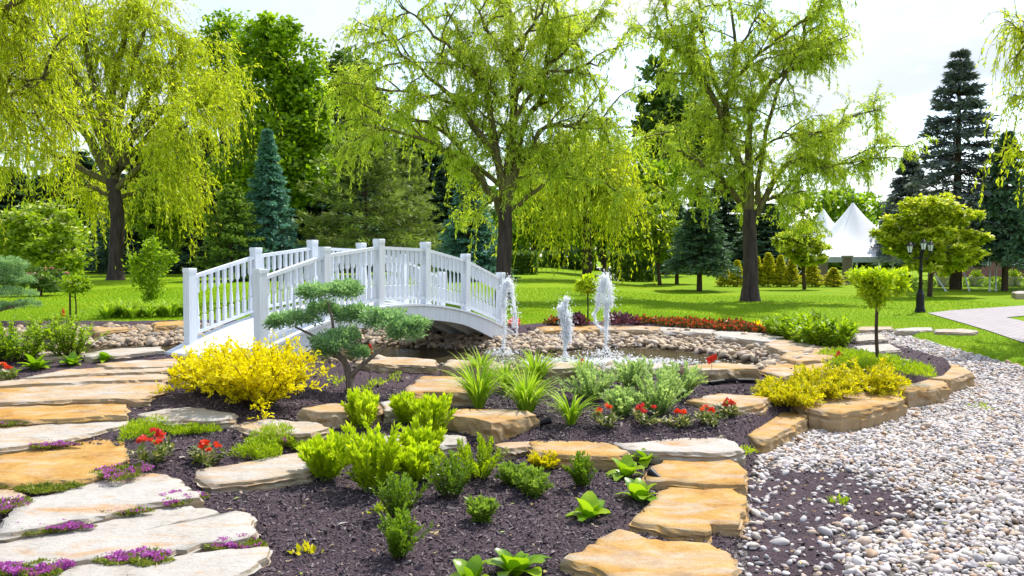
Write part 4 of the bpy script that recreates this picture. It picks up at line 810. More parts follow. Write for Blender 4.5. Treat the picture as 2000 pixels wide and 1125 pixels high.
patch('moss_mound', 1712, 716, 145, 34, 22, 'bright green mat around the foot of the small trimmed tree', 790, 'moss', n=6000, L=.06, W=.014, grp='fine green mounds')
patch('moss_mound', 1662, 700, 90, 22, 16, 'bright green mat behind the golden junipers beside the red flag', 791, 'moss', n=3500, L=.06, W=.014, grp='fine green mounds')
patch('seedling', 600, 1080, 50, 12, 18, 'yellow seedling with few leaves low in the mulch', 795, 'goldjun', n=26, L=.05, W=.03, grp=None, cat='plant')
for k, (px, py, lab) in enumerate([(735, 752, 'tiny lime seedling right of the bonsai juniper trunk'), (772, 742, 'tiny lime seedling below the long pond-edge stone'), (715, 765, 'dark green seedling at the foot of the bonsai juniper'), (660, 748, 'lime seedling left of the bonsai juniper trunk'), (1640, 985, 'yellow weed growing in the gravel by the spilled mulch'), (1917, 800, 'green weed growing in the gravel far from the beds'), (1455, 885, 'green weed at the corner of the cream flat stone'), (745, 1000, 'green weed left of the box shrub base')]):
    patch('seedling', px, py, 30, 10, 16, lab, 800 + k, 'moss' if k % 3 else 'lime', n=70, L=.05, W=.016, grp='seedlings and weeds', cat='plant')
# big yellow shrubs
def arching(seed, h, w, dp, nb, ntw, per, L, W, lean=1.):
    r = np.random.default_rng(seed); fo, st = MB(), MB(); a = r.uniform(0, 6.283, nb); q = np.sqrt(r.uniform(0, 1, nb)); base = np.stack([np.cos(a) * q * w * .30, np.sin(a) * q * dp * .30, np.zeros(nb)], 1)
    D = np.stack([np.cos(a) * (.2 + .9 * q) * lean, np.sin(a) * (.2 + .9 * q) * lean, np.ones(nb) * (1.15 - .5 * q)], 1); B = grow(r, base, D, h * r.uniform(.75, 1.15, nb), 6, .05, .12); tubes(st, B, .007, .003, 3)
    p, tg, t, _ = sample_on(r, B, ntw, .18, 1.); tw = grow(r, p, tg * .7 + local_dirs(r, len(p), .1) * .9, h * r.uniform(.10, .24, len(p)), 3, .02, .2)
    p, tg, t, _ = sample_on(r, tw, per, .1, 1.); d = unit(tg + r.normal(0, .7, p.shape)); leaves(fo, r, p, d, L, W, jit=.35); return fo, st
for k, (px, py, hp, wp, nb, lab) in enumerate([(405, 782, 92, 145, 80, 'bright yellow feathery shrub, lower one beside the bridge end'), (488, 806, 132, 195, 130, 'bright yellow feathery shrub, larger one left of the bonsai juniper')]):
    g, s = scale_at(px, py); g = g.copy(); g[1] += .25; g[2] = Gs(g[0], g[1]); fo, st = arching(820 + k, hp * s * .98, wp * s * .47, wp * s * .45, nb, 19, 13, .034, .017, .62); plant('yellow_shrub', lab, 'shrub', g, [('foliage', fo, M['yellow']), ('branch', st, M['barkbrown'])], 'yellow shrubs')
for k, (px, py, hp, wp, lab) in enumerate([(1532, 792, 52, 120, 'golden juniper, lowest of three beside the tan kerb boulders'), (1608, 776, 60, 112, 'golden juniper, middle of three'), (1692, 768, 62, 104, 'golden juniper, nearest the small trimmed tree')]):
    g, s = scale_at(px, py); fo, st = arching(830 + k, hp * s * 1.0, wp * s * .62, wp * s * .55, 80, 16, 9, .05, .015, 1.25); plant('golden_juniper', lab, 'shrub', g, [('foliage', fo, M['goldjun']), ('branch', st, M['barkbrown'])], 'golden junipers')
# leafy shrubs at the left
for k, (px, py, hp, wp, mt, lab) in enumerate([(135, 698, 84, 86, 'green', 'leafy green shrub beside the thick cream creek stone'), (42, 706, 84, 88, 'green', 'leafy green shrub second from the left edge'), (92, 668, 50, 90, 'green', 'leafy green shrub behind and between the two nearer ones'), (2, 704, 56, 46, 'bluejun', 'blue-green shrub cut by the left edge')]):
    g, s = scale_at(px, py); h, w = hp * s, wp * s; fo, st = bushy(840 + k, h, w, 36, 34, .075, .04, None, None, lean=.95, upleaf=.1, tip_bright=False, wig=.16); plant('leafy_shrub', lab, 'shrub', g, [('foliage', fo, M[mt]), ('stem', st, M['barkbrown'])], 'leafy shrubs by the creek')
# bonsai juniper: limbs traced, pads of foliage
def pad(fo, r, c, rx, ry, rz, n, L, W):
    nc = max(8, int(n / 42)); d = local_dirs(r, nc, -.1); cc = d * np.array([rx, ry, rz]) * r.uniform(.45, 1., (nc, 1)); cc[:, 2] = np.where(cc[:, 2] < -rz * .3, -rz * .3, cc[:, 2])
    idx = r.integers(0, nc, n); dd = unit(r.normal(0, 1, (n, 3)) + np.array([0, 0, .5])); P = c + cc[idx] + dd * np.array([1, 1, .8]) * .062 * r.uniform(.2, 1.3, (n, 1)); leaves(fo, r, P, unit(dd + unit(cc[idx]) * .6), L, W, jit=.3, var=np.clip(r.normal(.45, .25, n) + .25 * dd[:, 2], 0, 1))
def bonsai(name, lab, base_px, Yd, limbs, pads, seed, n=900, mat='bluejun'):
    r = np.random.default_rng(seed); b = hit(*base_px); Y0 = b[1]; t = thing(name, lab, 'tree', b); st, fo = MB(), MB()
    for pts, r0, r1 in limbs: tubes(st, resample([at(px, py, Y0 + dy) for px, py, dy in pts], 14) - b, r0, r1, 6)
    st.build('trunk', M['woodgrey'], t, smooth_=True)
    for (px, py, dy, rx, rz) in pads:
        c = at(px, py, Y0 + dy) - b; s = Y0 / FPX; pad(fo, r, c, rx * s * 1.02, rx * s * .8, rz * s * 1.2, int(n * 2.0 * rx / 45), .042, .017)
    fo.build('foliage', M[mat], t); return t
bonsai('bonsai_juniper', 'blue-green bonsai juniper with cloud-like foliage pads in front of the bridge', (686, 768), 0,
  [([(686, 770, 0), (682, 735, 0), (672, 705, 0), (650, 690, 0)], .062, .034), ([(684, 738, 0), (700, 720, -.05), (735, 690, -.1), (760, 668, -.1)], .036, .018), ([(672, 706, 0), (640, 672, .1), (600, 650, .15), (575, 638, .15)], .026, .012),
   ([(668, 704, .05), (655, 670, .1), (648, 620, .1), (640, 590, .1)], .026, .012), ([(690, 730, 0), (712, 700, .15), (700, 650, .2)], .024, .012), ([(650, 690, 0), (630, 680, -.1), (600, 660, -.1)], .018, .008), ([(757, 670, -.1), (790, 655, -.05)], .018, .008)],
  [(640, 575, .1, 52, 17), (680, 568, .15, 30, 14), (604, 577, .1, 24, 12), (575, 628, .15, 46, 15), (545, 632, .1, 22, 9), (630, 612, .25, 34, 16), (690, 625, .25, 36, 20), (705, 618, .2, 22, 16), (650, 672, -.05, 44, 17), (675, 660, 0, 26, 18), (640, 688, -.1, 22, 10), (765, 640, -.1, 52, 26), (740, 625, -.05, 32, 16), (790, 655, -.1, 34, 14), (818, 640, -.05, 20, 16), (700, 690, .0, 16, 8)], 860, 1300)
bonsai('bonsai_juniper', 'blue-green layered juniper cut by the left edge beside the lawn', (-30, 632), 0,
  [([(-30, 635, 0), (-10, 610, 0), (20, 600, 0), (45, 590, 0)], .06, .02), ([(-25, 630, 0), (-20, 580, 0), (10, 540, 0)], .06, .02)],
  [(10, 520, 0, 40, 14), (30, 548, .1, 42, 13), (15, 575, 0, 52, 13), (55, 596, 0, 22, 8), (-20, 545, 0, 50, 20), (0, 600, .1, 40, 8), (25, 530, .1, 30, 12)], 861, 1500)
# small standard trees: slim trunk and a trimmed head
def standard(name, lab, bpx, hpx, rw, rh, tr, seed, mat, n, L, W, fan=True, stake=False):
    r = np.random.default_rng(seed); b = hit(*bpx); s = b[1] / FPX; t = thing(name, lab, 'tree', b, 'small trimmed trees'); top = at(hpx[0], hpx[1], b[1]) - b; st, fo = MB(), MB()
    j = top - np.array([0, 0, rh * s * .55]); tubes(st, resample([np.zeros(3) - [0, 0, .05], j * .5 + r.normal(0, .012, 3), j], 8), tr, tr * .8, 7); st.build('trunk', M['barkbrown'], t, smooth_=True)
    nb = 26; a = r.uniform(0, 6.28, nb); D = np.stack([np.cos(a) * .8, np.sin(a) * .8, r.uniform(.4, 1.3, nb)], 1); br_ = MB(); B = grow(r, np.repeat(j[None], nb, 0), D, rw * s * r.uniform(.6, 1.15, nb), 6, .02, .12); tubes(br_, B, .012, .004, 3); br_.build('branch', M['barkbrown'], t)
    nc = 60; d = unit(r.normal(0, 1, (nc, 3))); d[:, 2] = np.where(d[:, 2] < -.4, -.4, d[:, 2]) if not fan else np.clip(d[:, 2], -1, .45); d[:, :2] *= (.35 + .65 * smooth(-.9, .2, d[:, 2]))[:, None] if fan else 1; cc = top + d * np.array([rw, rw, rh]) * s * r.uniform(.4, 1., (nc, 1)) * np.array([1, 1, .9])
    idx = r.integers(0, nc, n); P = cc[idx] + r.normal(0, .22 * rw * s * .5, (n, 3)) * np.array([1, 1, .8]); leaves(fo, r, P, r.normal(0, 1, (n, 3)) + np.array([0, 0, -.2]) + unit(P - top) * .8, L, W, jit=.35, var=np.clip((P[:, 2] - top[2]) / (rh * s) * .3 + .45 + r.normal(0, .2, n), 0, 1)); fo.build('crown', M[mat], t)
    if stake:
        mb = MB(); tubes(mb, np.array([[-.16, .05, 0], [-.16, .05, 1.0]]), .022, .022, 6); tubes(mb, np.array([[-.16, .05, .55], [0, 0, .5]]), .012, .012, 4); mb.build('stake', M['barkbrown'], t)
    return t
standard('trimmed_tree', 'small lime tree with slender bare trunk beside the gravel and golden junipers', (1715, 714), (1715, 552), 54, 44, .028, 870, 'lime', 3600, .075, .04)
standard('trimmed_tree', 'small round-headed tree behind the fountain jets at the red begonias', (1148, 630), (1148, 560), 24, 22, .02, 871, 'lime', 2200, .08, .045, fan=False)
standard('trimmed_tree', 'small staked tree at the lawn edge beside the layered juniper', (148, 622), (146, 558), 26, 22, .018, 872, 'green', 2000, .08, .045, fan=False, stake=True)
def sapling():
    r = np.random.default_rng(880); b = hit(292, 612); s = b[1] / FPX; t = thing('sapling', 'slim young green tree on the lawn left of the bridge', 'tree', b); st, fo = MB(), MB(); tubes(st, resample([np.array([0, 0, -.05]), np.array([.02, 0, .8]), np.array([.05, 0, 1.7])], 8), .03, .01, 6); st.build('trunk', M['woodgrey'], t)
    C = [(295, 480, 16), (290, 500, 20), (275, 520, 26), (320, 505, 20), (300, 530, 28), (275, 545, 22), (302, 560, 22), (292, 580, 14), (338, 502, 10), (262, 510, 12)]
    for px, py, rr in C:
        c = at(px, py, b[1]) - b; n = int(15 * rr); P = c + r.normal(0, rr * s * .40, (n, 3)); leaves(fo, r, P, r.normal(0, 1, (n, 3)), .10, .055, jit=.3)
    fo.build('crown', M['green'], t)
sapling()
# strap-leaved border along the creek (left) : copies of one clump
r = np.random.default_rng(5); first = None
for k in range(13):
    px = 205 + k * 13 + r.uniform(-4, 4); g = hit(px, 622 - k * .35 + r.uniform(-2, 2))
    lab = 'strap-leaved plant in the border row between the lawn and the dry creek'
    if first is None: first = plant('border_plant', lab, 'plant', g, [('leaves', blades(900, .42, .5, 60, .024), M['lily'])], 'border plants along the dry creek')
    else: dup(first, g, r.uniform(0, 6), r.uniform(.75, 1.1))
# red begonias behind the pond
def begonia(seed, mat):
    rr = np.random.default_rng(seed); mb = MB(); P, D, _ = mat_patch(seed, .16, .16, .16, 110, .06, .04); leaves(mb, rr, P, D, .075, .05, jit=.3); f = MB(); P, D, _ = mat_patch(seed + 1, .16, .15, .20, 38, .05, .04); leaves(f, rr, P + [0, 0, .02], D, .05, .05, jit=.3); return mb, f
l_, f_ = begonia(910, 'red'); first = None
spots = []
for px in np.arange(1082, 1140, 9): spots.append((px, 632.5))
for px in np.arange(1188, 1200, 9): spots.append((px, 630.5))
for px in np.arange(1245, 1300, 10): spots.append((px, 631))
for px in np.arange(1300, 1500, 10): 
    spots.append((px, 632 + (px - 1300) * .05)); spots.append((px + 4, 637 + (px - 1300) * .065))
for px, py in spots:
    g = hit(px + r.uniform(-3, 3), py + r.uniform(-1.2, 1.2))
    if first is None: first = plant('begonia', 'red bedding begonia in the flower strip behind the pond', 'flower', g, [('foliage', l_, M['begleaf']), ('blossoms', f_, M['red'])], 'red begonias behind the pond')
    else: dup(first, g, r.uniform(0, 6), r.uniform(.7, 1.05))
for k, (px, py, w, h, mt, lab) in enumerate([(1212, 632, 56, 24, 'darkpurple', 'dark purple-leaved bush in the begonia strip'), (1128, 632, 20, 22, 'darkpurple', 'small purple-leaved plant beside the round-headed tree'), (1492, 645, 34, 18, 'yellow', 'yellow-leaved plant where the begonias end'), (1005, 634, 14, 12, 'red', 'red flower clump behind the end of the bridge')]):
    patch('bedding_plant', px, py, w, 8, h, lab, 920 + k, mt, n=700, L=.07, W=.045, grp=None, cat='plant')
for k, (px, py, hp, wp, lab) in enumerate([(1520, 658, 34, 44, 'green perennial next to the yellow-leaved plant'), (1552, 668, 38, 46, 'green perennial second in the clump'), (1585, 664, 44, 50, 'tallest green perennial at the back of the clump'), (1600, 682, 44, 48, 'green perennial behind the vertical red flag'), (1632, 684, 48, 52, 'green perennial at the gravel end of the clump'), (1575, 676, 30, 40, 'low green perennial at the front of the clump'), (1645, 668, 34, 40, 'green perennial at the back by the edging stones')]):
    g, s = scale_at(px, py); fo, st = bushy(930 + k, hp * s * 1.2, wp * s, 34, 26, .12, .055, None, None, lean=.9, upleaf=.2, tip_bright=False); plant('perennial', lab, 'plant', g, [('foliage', fo, M['green']), ('stem', st, M['stem'])], 'green perennials at the end of the pond')
# ------------------------------------------------------------------ trees
M['willow'] = leafmat('willow_leaf', (.325, .42, .02), (.65, .725, .11), .57, .45, .35)
M['willowy'] = leafmat('yellow_willow_leaf', (.36, .44, .01), (.70, .73, .04), .57, .45, .35)
M['maple'] = leafmat('maple_leaf', (.11, .22, .006), (.36, .52, .014), .48, .4, .4)
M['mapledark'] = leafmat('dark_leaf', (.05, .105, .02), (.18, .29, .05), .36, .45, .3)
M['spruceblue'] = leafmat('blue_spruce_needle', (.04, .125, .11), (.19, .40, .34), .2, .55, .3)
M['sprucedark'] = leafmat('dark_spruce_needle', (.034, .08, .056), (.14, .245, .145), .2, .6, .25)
M['sprucepurple'] = leafmat('dusky_spruce_needle', (.06, .075, .09), (.20, .24, .245), .18, .6, .25)
M['sprucegreen'] = leafmat('green_conifer_needle', (.06, .12, .015), (.26, .38, .06), .28, .55, .3)
M['pine'] = leafmat('pine_needle', (.06, .10, .022), (.28, .36, .08), .3, .55, .3)
M['viby'] = leafmat('yellow_bloom_leaf', (.18, .28, .008), (.58, .62, .04), .45, c3=(.88, .84, .22))
M['arbor'] = leafmat('arborvitae', (.28, .32, .012), (.72, .66, .03), .4)
def limb_pts(b, Y0, pts): return [at(p[0], p[1], Y0 + (p[2] if len(p) > 2 else 0)) - b for p in pts]
def woody(name, label, base_px, limbs, seed, bark, leaf, sec_n=16, sec_L=2.2, tw_n=13, tw_L=.75, tw_droop=.16, lf_n=38, lf=(.17, .042), hang=.7, sec_droop=.03, Y=None, strands=0, strand_L=2.5, group=None, trunk=None, spread=1.6, t0=.25, up=.25):
    r = np.random.default_rng(seed); b = hit(*base_px) if Y is None else at(base_px[0], base_px[1], Y)
    if Y is not None: b[2] = Gs(b[0], b[1])
    Y0 = b[1]; t = thing(name, label, 'tree', b, group); tk, bm2, fo = MB(), MB(), MB(); LB = []
    if trunk is not None:
        pts, r0, r1 = trunk; tubes(tk, np.concatenate([[[0, 0, -.3]], resample([np.zeros(3)] + limb_pts(b, Y0, pts), 15)]), r0, r1, 10, power=.7)
        a = np.arange(10) * .628; fl = np.stack([np.cos(a), np.sin(a), a * 0], 1)
        tubes(tk, np.array([[0, 0, -.2], [0, 0, .12], [0, 0, .5]]), r0 * 1.45, r0 * .98, 10, power=.6)
    for pts, r0, r1 in limbs:
        L = limb_pts(b, Y0, pts); dz = r.uniform(-spread, spread)
        L = np.array(L); f = np.linspace(0, 1, len(L)) ** 1.3; m = np.stack([f * 0, f * dz, f * 0], 1); Q_ = L + m
        Q_ = resample(Q_, 14); Q_[1:] += r.normal(0, .05, (13, 3)); LB.append(Q_); tubes(bm2, Q_, r0, r1, 6)
    LB = np.stack(LB); ln = np.linalg.norm(np.diff(LB, axis=1), axis=2).sum(1)
    cnt = np.maximum(5, (sec_n * ln / ln.mean()).astype(int)); p, tg, tt, _ = sample_on(r, LB, cnt, t0, 1.)
    d = unit(tg * .7 + r.normal(0, .75, p.shape) + np.array([0, 0, up])); S = grow(r, p, d, sec_L * r.uniform(.45, 1.2, len(p)) * (1.15 - .4 * tt), 7, sec_droop, .14); tubes(bm2, S, .035, .010, 4)
    p, tg, tt, _ = sample_on(r, S, tw_n, .15, 1.); d = unit(tg * .6 + r.normal(0, .8, p.shape) + np.array([0, 0, .1])); T_ = grow(r, p, d, tw_L * r.uniform(.5, 1.3, len(p)), 5, tw_droop, .12); tubes(bm2, T_, .008, .004, 3)
    tv = r.normal(0, .18, len(p))
    p, tg, tt, idx = sample_on(r, T_, lf_n, .05, 1.); d = unit(tg * .5 + r.normal(0, .55, p.shape) + np.array([0, 0, -hang])); leaves(fo, r, p + r.normal(0, .03, p.shape), d, lf[0], lf[1], jit=.35, var=np.clip(r.normal(.5, .25, len(p)) + tv[idx], 0, 1))
    if strands:
        p, tg, tt, _ = sample_on(r, np.concatenate([S]), max(1, strands // len(S)), .3, 1.); d = unit(tg * .5 + r.normal(0, .4, p.shape)); W_ = grow(r, p, d, strand_L * r.uniform(.4, 1.25, len(p)), 9, .38, .05); tubes(bm2, W_, .006, .003, 3)
        tv = r.normal(0, .15, len(p)); p, tg, tt, idx = sample_on(r, W_, int(lf_n * 1.35), .03, 1.); d = unit(tg * .9 + r.normal(0, .5, p.shape) + np.array([0, 0, -.35])); leaves(fo, r, p, d, lf[0], lf[1], jit=.35, var=np.clip(r.normal(.5, .25, len(p)) + tv[idx], 0, 1))
    if tk.n: tk.build('trunk', M[bark], t, smooth_=True)
    bm2.build('branch', M['barkolive'], t, smooth_=True); fo.build('crown', M[leaf], t); return t
# middle willow
woody('willow_tree', 'tall willow behind the far end of the bridge', (985, 585), [
  ([(985, 410), (1000, 300), (1005, 200), (1000, 100), (990, 0), (985, -90)], .22, .05), ([(978, 420), (945, 357), (905, 317), (860, 292), (790, 265), (715, 250)], .15, .03), ([(985, 390), (962, 250), (945, 150), (900, 70), (860, -20)], .16, .04),
  ([(990, 400), (1020, 260), (1060, 180), (1075, 95), (1080, 20)], .15, .03), ([(996, 410), (1050, 372), (1082, 342), (1135, 338), (1180, 345)], .09, .02), ([(990, 360), (1060, 255), (1110, 245), (1150, 240), (1195, 235)], .10, .02), ([(970, 300), (870, 180), (790, 115), (740, 45)], .10, .02),
  ([(1002, 190), (1080, 120), (1130, 70), (1180, 20)], .09, .02), ([(980, 330), (900, 215), (810, 180), (690, 160)], .10, .02), ([(985, 370), (910, 300), (840, 240), (760, 225), (680, 215)], .10, .02), ([(1000, 330), (1040, 300), (1090, 290), (1130, 300)], .08, .02),
  ([(1000, 250), (1060, 160), (1140, 140), (1190, 130)], .08, .02), ([(980, 200), (900, 120), (830, 60), (780, 20)], .08, .02), ([(990, 120), (940, 40), (920, -30)], .07, .02), ([(1000, 120), (1050, 40), (1090, -40)], .07, .02)],
  41, 'barkgrey', 'willow', sec_n=15, sec_L=1.9, tw_n=12, lf_n=31, strands=620, strand_L=1.6, t0=.06, lf=(.15, .034), trunk=([(984, 520), (987, 450), (985, 405)], .30, .24))
woody('willow_tree', 'tall open willow on the lawn left of the white marquee', (1465, 588), [
  ([(1462, 420), (1450, 320), (1425, 270), (1420, 200), (1440, 140), (1445, 60), (1430, -40)], .19, .04), ([(1465, 410), (1462, 300), (1468, 220), (1520, 145), (1580, 130), (1620, 88), (1655, 70)], .17, .02), ([(1478, 420), (1530, 330), (1580, 300), (1640, 255), (1668, 222), (1745, 205)], .13, .02),
  ([(1445, 395), (1390, 340), (1350, 316), (1318, 300), (1270, 320)], .12, .02), ([(1430, 275), (1380, 180), (1330, 120), (1300, 60), (1270, 0)], .12, .02), ([(1438, 150), (1490, 100), (1530, 70), (1580, 30), (1600, -20)], .08, .02), ([(1500, 390), (1570, 345), (1630, 322), (1680, 315), (1735, 290)], .07, .012),
  ([(1395, 190), (1310, 100), (1240, 92)], .07, .02), ([(1425, 240), (1370, 80), (1345, -30)], .09, .02), ([(1480, 400), (1484, 330), (1505, 190), (1560, 90), (1570, 20)], .12, .02), ([(1450, 370), (1400, 370), (1350, 380), (1300, 385)], .07, .02),
  ([(1482, 390), (1520, 385), (1560, 398), (1590, 420)], .06, .015), ([(1462, 330), (1500, 280), (1550, 260), (1600, 265)], .07, .02), ([(1440, 300), (1390, 260), (1330, 250), (1290, 255)], .07, .02), ([(1440, 100), (1480, 30), (1490, -40)], .06, .02), ([(1570, 310), (1610, 320), (1660, 290)], .04, .012)],
  42, 'barkgrey', 'willow', sec_n=15, sec_L=1.6, tw_n=12, lf_n=32, strands=640, strand_L=1.3, t0=.06, lf=(.15, .034), trunk=([(1466, 520), (1464, 460), (1464, 410)], .34, .24))
woody('willow_tree', 'big weeping willow with leaning trunk on the lawn left of the bridge', (226, 547), [
  ([(218, 340), (205, 250), (215, 150), (230, 60), (235, -40)], .34, .08), ([(222, 360), (170, 260), (110, 180), (60, 120), (10, 90)], .3, .05), ([(225, 350), (270, 260), (330, 210), (390, 200), (440, 215)], .3, .05), ([(220, 320), (280, 180), (320, 110), (340, 70)], .25, .05), ([(215, 300), (150, 150), (110, 60), (80, -10)], .25, .05),
  ([(225, 370), (300, 320), (360, 290), (420, 270)], .2, .04), ([(220, 360), (140, 320), (80, 290), (20, 270)], .2, .04), ([(215, 280), (180, 120), (190, 20)], .2, .05), ([(222, 330), (290, 250), (370, 160), (400, 140)], .2, .04), ([(225, 390), (270, 370), (320, 350), (345, 345)], .15, .03), ([(220, 390), (180, 370), (150, 360), (110, 350)], .15, .03), ([(220, 300), (260, 100), (290, 20)], .2, .05)],
  43, 'barkgrey', 'willowy', sec_n=13, sec_L=3.0, tw_n=10, tw_L=1.1, tw_droop=.25, lf_n=23, lf=(.23, .055), strands=1800, strand_L=3.4, trunk=([(228, 470), (229, 420), (219, 350)], .42, .34), spread=4.0)
woody('willow_tree', 'near weeping willow whose branches hang in from the left edge', (-240, 640), [
  ([(-200, 330), (-130, 200), (-60, 172), (0, 158), (60, 164), (112, 187), (150, 160)], .14, .03), ([(-200, 320), (-120, 210), (-50, 185), (0, 178), (70, 205), (150, 214)], .11, .02), ([(-200, 250), (-100, 130), (-20, 75), (40, 42), (110, 18), (190, -10)], .12, .03), ([(-200, 200), (-120, 40), (-30, -10), (80, -60)], .1, .03), ([(-200, 380), (-100, 320), (-40, 300), (20, 330), (60, 360)], .07, .02)],
  44, 'barkgrey', 'willowy', sec_n=15, sec_L=1.5, tw_n=8, tw_L=.5, lf_n=18, lf=(.12, .028), strands=700, strand_L=1.3, Y=17, trunk=([(-230, 500), (-210, 400), (-200, 300)], .3, .2), spread=1.5)
woody('willow_tree', 'weeping willow whose hanging branches enter at the right edge', (2260, 640), [
  ([(2230, 300), (2170, 130), (2110, 75), (2040, 65), (2005, 85)], .12, .02), ([(2240, 350), (2150, 230), (2080, 200), (2035, 205)], .1, .02), ([(2240, 400), (2140, 320), (2080, 290), (2040, 300)], .08, .02)], 45, 'barkgrey', 'willowy', sec_n=11, sec_L=1.1, tw_n=7, tw_L=.5, lf_n=22, lf=(.12, .028), strands=300, strand_L=1.5, Y=19, trunk=([(2250, 500), (2240, 400), (2235, 300)], .3, .2), spread=1.)
woody('willow_tree', 'weeping willow with a curtain of branches behind the fountain jets', (1147, 531), [
  ([(1147, 400), (1140, 330), (1110, 300), (1085, 310)], .2, .05), ([(1147, 400), (1160, 330), (1185, 310), (1200, 330)], .2, .05), ([(1147, 410), (1130, 350), (1100, 350)], .15, .04), ([(1147, 410), (1175, 360), (1195, 375)], .15, .04), ([(1147, 380), (1148, 320), (1155, 290)], .15, .04)],
  46, 'barkgrey', 'willowy', sec_n=9, sec_L=2.2, tw_n=8, tw_L=.9, lf_n=20, lf=(.26, .07), strands=620, strand_L=4.6, Y=46, trunk=([(1146, 480), (1147, 440), (1147, 400)], .30, .22), spread=2.)
# generic leafy crowns from lobes
def lobed(name, label, base_px, lobes, seed, leaf, n, lf, bark='barkbrown', Y=None, trunk_r=.25, cat='tree', group=None, shell=.35, flowers=None, limb=True, updir=.5):
    r = np.random.default_rng(seed); b = hit(*base_px) if Y is None else at(base_px[0], base_px[1], Y)
    if Y is not None: b[2] = Gs(b[0], b[1])
    Y0 = b[1]; s = Y0 / FPX; t = thing(name, label, cat, b, group); fo, tk = MB(), MB(); A = sum(l[2] * l[3] for l in lobes); cs = []
    for l in lobes:
        px, py, rx, rz = l[:4]; dy = l[4] if len(l) > 4 else r.uniform(-.5, .5) * rx * s
        c = at(px, py, Y0) + np.array([0, dy, 0]) - b; cs.append(c); m = int(n * rx * rz / A); k = max(8, int(m / 42)); d = unit(r.normal(0, 1, (k, 3)))
        cl = c + d * np.array([rx, rx * .9, rz]) * s * (1 - shell * r.uniform(0, 1, (k, 1)) ** 1.5) * r.uniform(.85, 1.12, (k, 1)); idx = r.integers(0, k, m); cr = min(rx, rz) * s * .22
        P = cl[idx] + r.normal(0, 1, (m, 3)) * np.array([1, 1, .55]) * cr; D = unit(r.normal(0, 1, (m, 3)) * np.array([1, 1, .6]) + d[idx] * .5); cv = r.normal(0, .2, k)
        leaves(fo, r, P, D, lf[0], lf[1], nrm=r.normal(0, .6, (m, 3)) + np.array([0, 0, updir]) + d[idx] * .5, jit=.35, var=np.clip(.48 + cv[idx] + r.normal(0, .2, m), 0, 1))
        if flowers:
            kf = int(k * flowers[1]); sel = r.choice(k, kf); dd = d[sel]; dd[:, 2] = np.abs(dd[:, 2]); f0 = c + dd * np.array([rx, rx * .9, rz]) * s * 1.05; fm = MB() if 'fm' not in locals() else fm
            q = np.repeat(f0, 9, 0) + r.normal(0, 1, (kf * 9, 3)) * np.array([1, 1, .3]) * flowers[2]; leaves(fm, r, q, r.normal(0, 1, (len(q), 3)) * np.array([1, 1, .3]), flowers[3], flowers[3] * .8, nrm=np.tile([0, 0, 1.], (len(q), 1)), jit=.3)
    if trunk_r:
        top = np.mean(cs, 0); tubes(tk, resample([np.array([0, 0, -.3]), top * np.array([.5, .3, .45]), top * np.array([1, 1, .8])], 8), trunk_r, trunk_r * .55, 8)
        if limb:
            for c in cs: tubes(tk, resample([top * np.array([.3, .3, .4]), (top * .5 + c * .5) * np.array([1, 1, .85]), c], 7), trunk_r * .4, trunk_r * .08, 5)
        tk.build('trunk', M[bark], t, smooth_=True)
    fo.build('crown', M[leaf], t)
    if flowers: fm.build('blossoms', M[flowers[0]], t)
    return t
lobed('maple_tree', 'tall dense bright green maple behind the bridge', (540, 505), [(560, 110, 55, 55), (520, 170, 70, 60), (585, 190, 52, 60), (500, 95, 45, 55), (560, 260, 70, 55), (610, 250, 35, 50), (520, 330, 80, 70), (590, 330, 55, 70), (540, 60, 35, 35), (620, 310, 30, 60)], 51, 'maple', 26000, (.34, .26), Y=58, trunk_r=.5)
lobed('maple_tree', 'airy thin-crowned tree between the big willow and the dense maple', (455, 500), [(440, 70, 45, 45), (400, 110, 40, 50), (455, 140, 45, 50), (420, 190, 40, 45), (470, 220, 45, 50), (430, 40, 30, 25), (385, 170, 30, 40)], 52, 'maple', 8500, (.32, .2), Y=62, trunk_r=.42, shell=.8)
lobed('broadleaf_tree', 'dull green tree behind and left of the middle willow', (690, 500), [(690, 140, 40, 40), (665, 185, 35, 45), (710, 200, 45, 45), (675, 250, 45, 45), (730, 270, 50, 50), (790, 290, 50, 50), (720, 330, 60, 50), (655, 130, 20, 25)], 53, 'mapledark', 13000, (.40, .28), Y=68, trunk_r=.4, shell=.6)
lobed('broadleaf_tree', 'fresh green tree filling the gap between the two open willows', (1240, 520), [(1235, 330, 40, 40), (1215, 380, 40, 45), (1270, 380, 45, 50), (1245, 430, 50, 45), (1300, 350, 35, 45), (1195, 420, 30, 50)], 54, 'maple', 9000, (.36, .24), Y=60, trunk_r=.35)
lobed('broadleaf_tree', 'dark tall tree top showing left of the open willow by the marquee', (1300, 520), [(1290, 150, 30, 45), (1310, 210, 45, 45), (1280, 260, 40, 45), (1340, 240, 50, 50), (1320, 300, 50, 45), (1370, 290, 40, 45), (1270, 205, 22, 30)], 55, 'mapledark', 11000, (.40, .28), Y=66, trunk_r=.4, shell=.5)
lobed('viburnum', 'rounded viburnum with cream flower heads at the left edge', (75, 545), [(70, 470, 70, 55), (20, 480, 55, 50), (120, 480, 45, 50), (90, 430, 50, 35), (40, 440, 45, 40), (130, 510, 30, 28)], 56, 'viburn', 9000, (.19, .12), Y=33, trunk_r=.08, cat='shrub', flowers=('cream', 1.5, .06, .13))
lobed('rhododendron', 'pink-flowered shrub behind the layered juniper on the lawn', (80, 578), [(85, 545, 40, 22), (50, 540, 35, 22), (110, 550, 25, 18)], 57, 'mapledark', 2600, (.13, .07), trunk_r=.05, cat='shrub', flowers=('pink', .7, .05, .08))
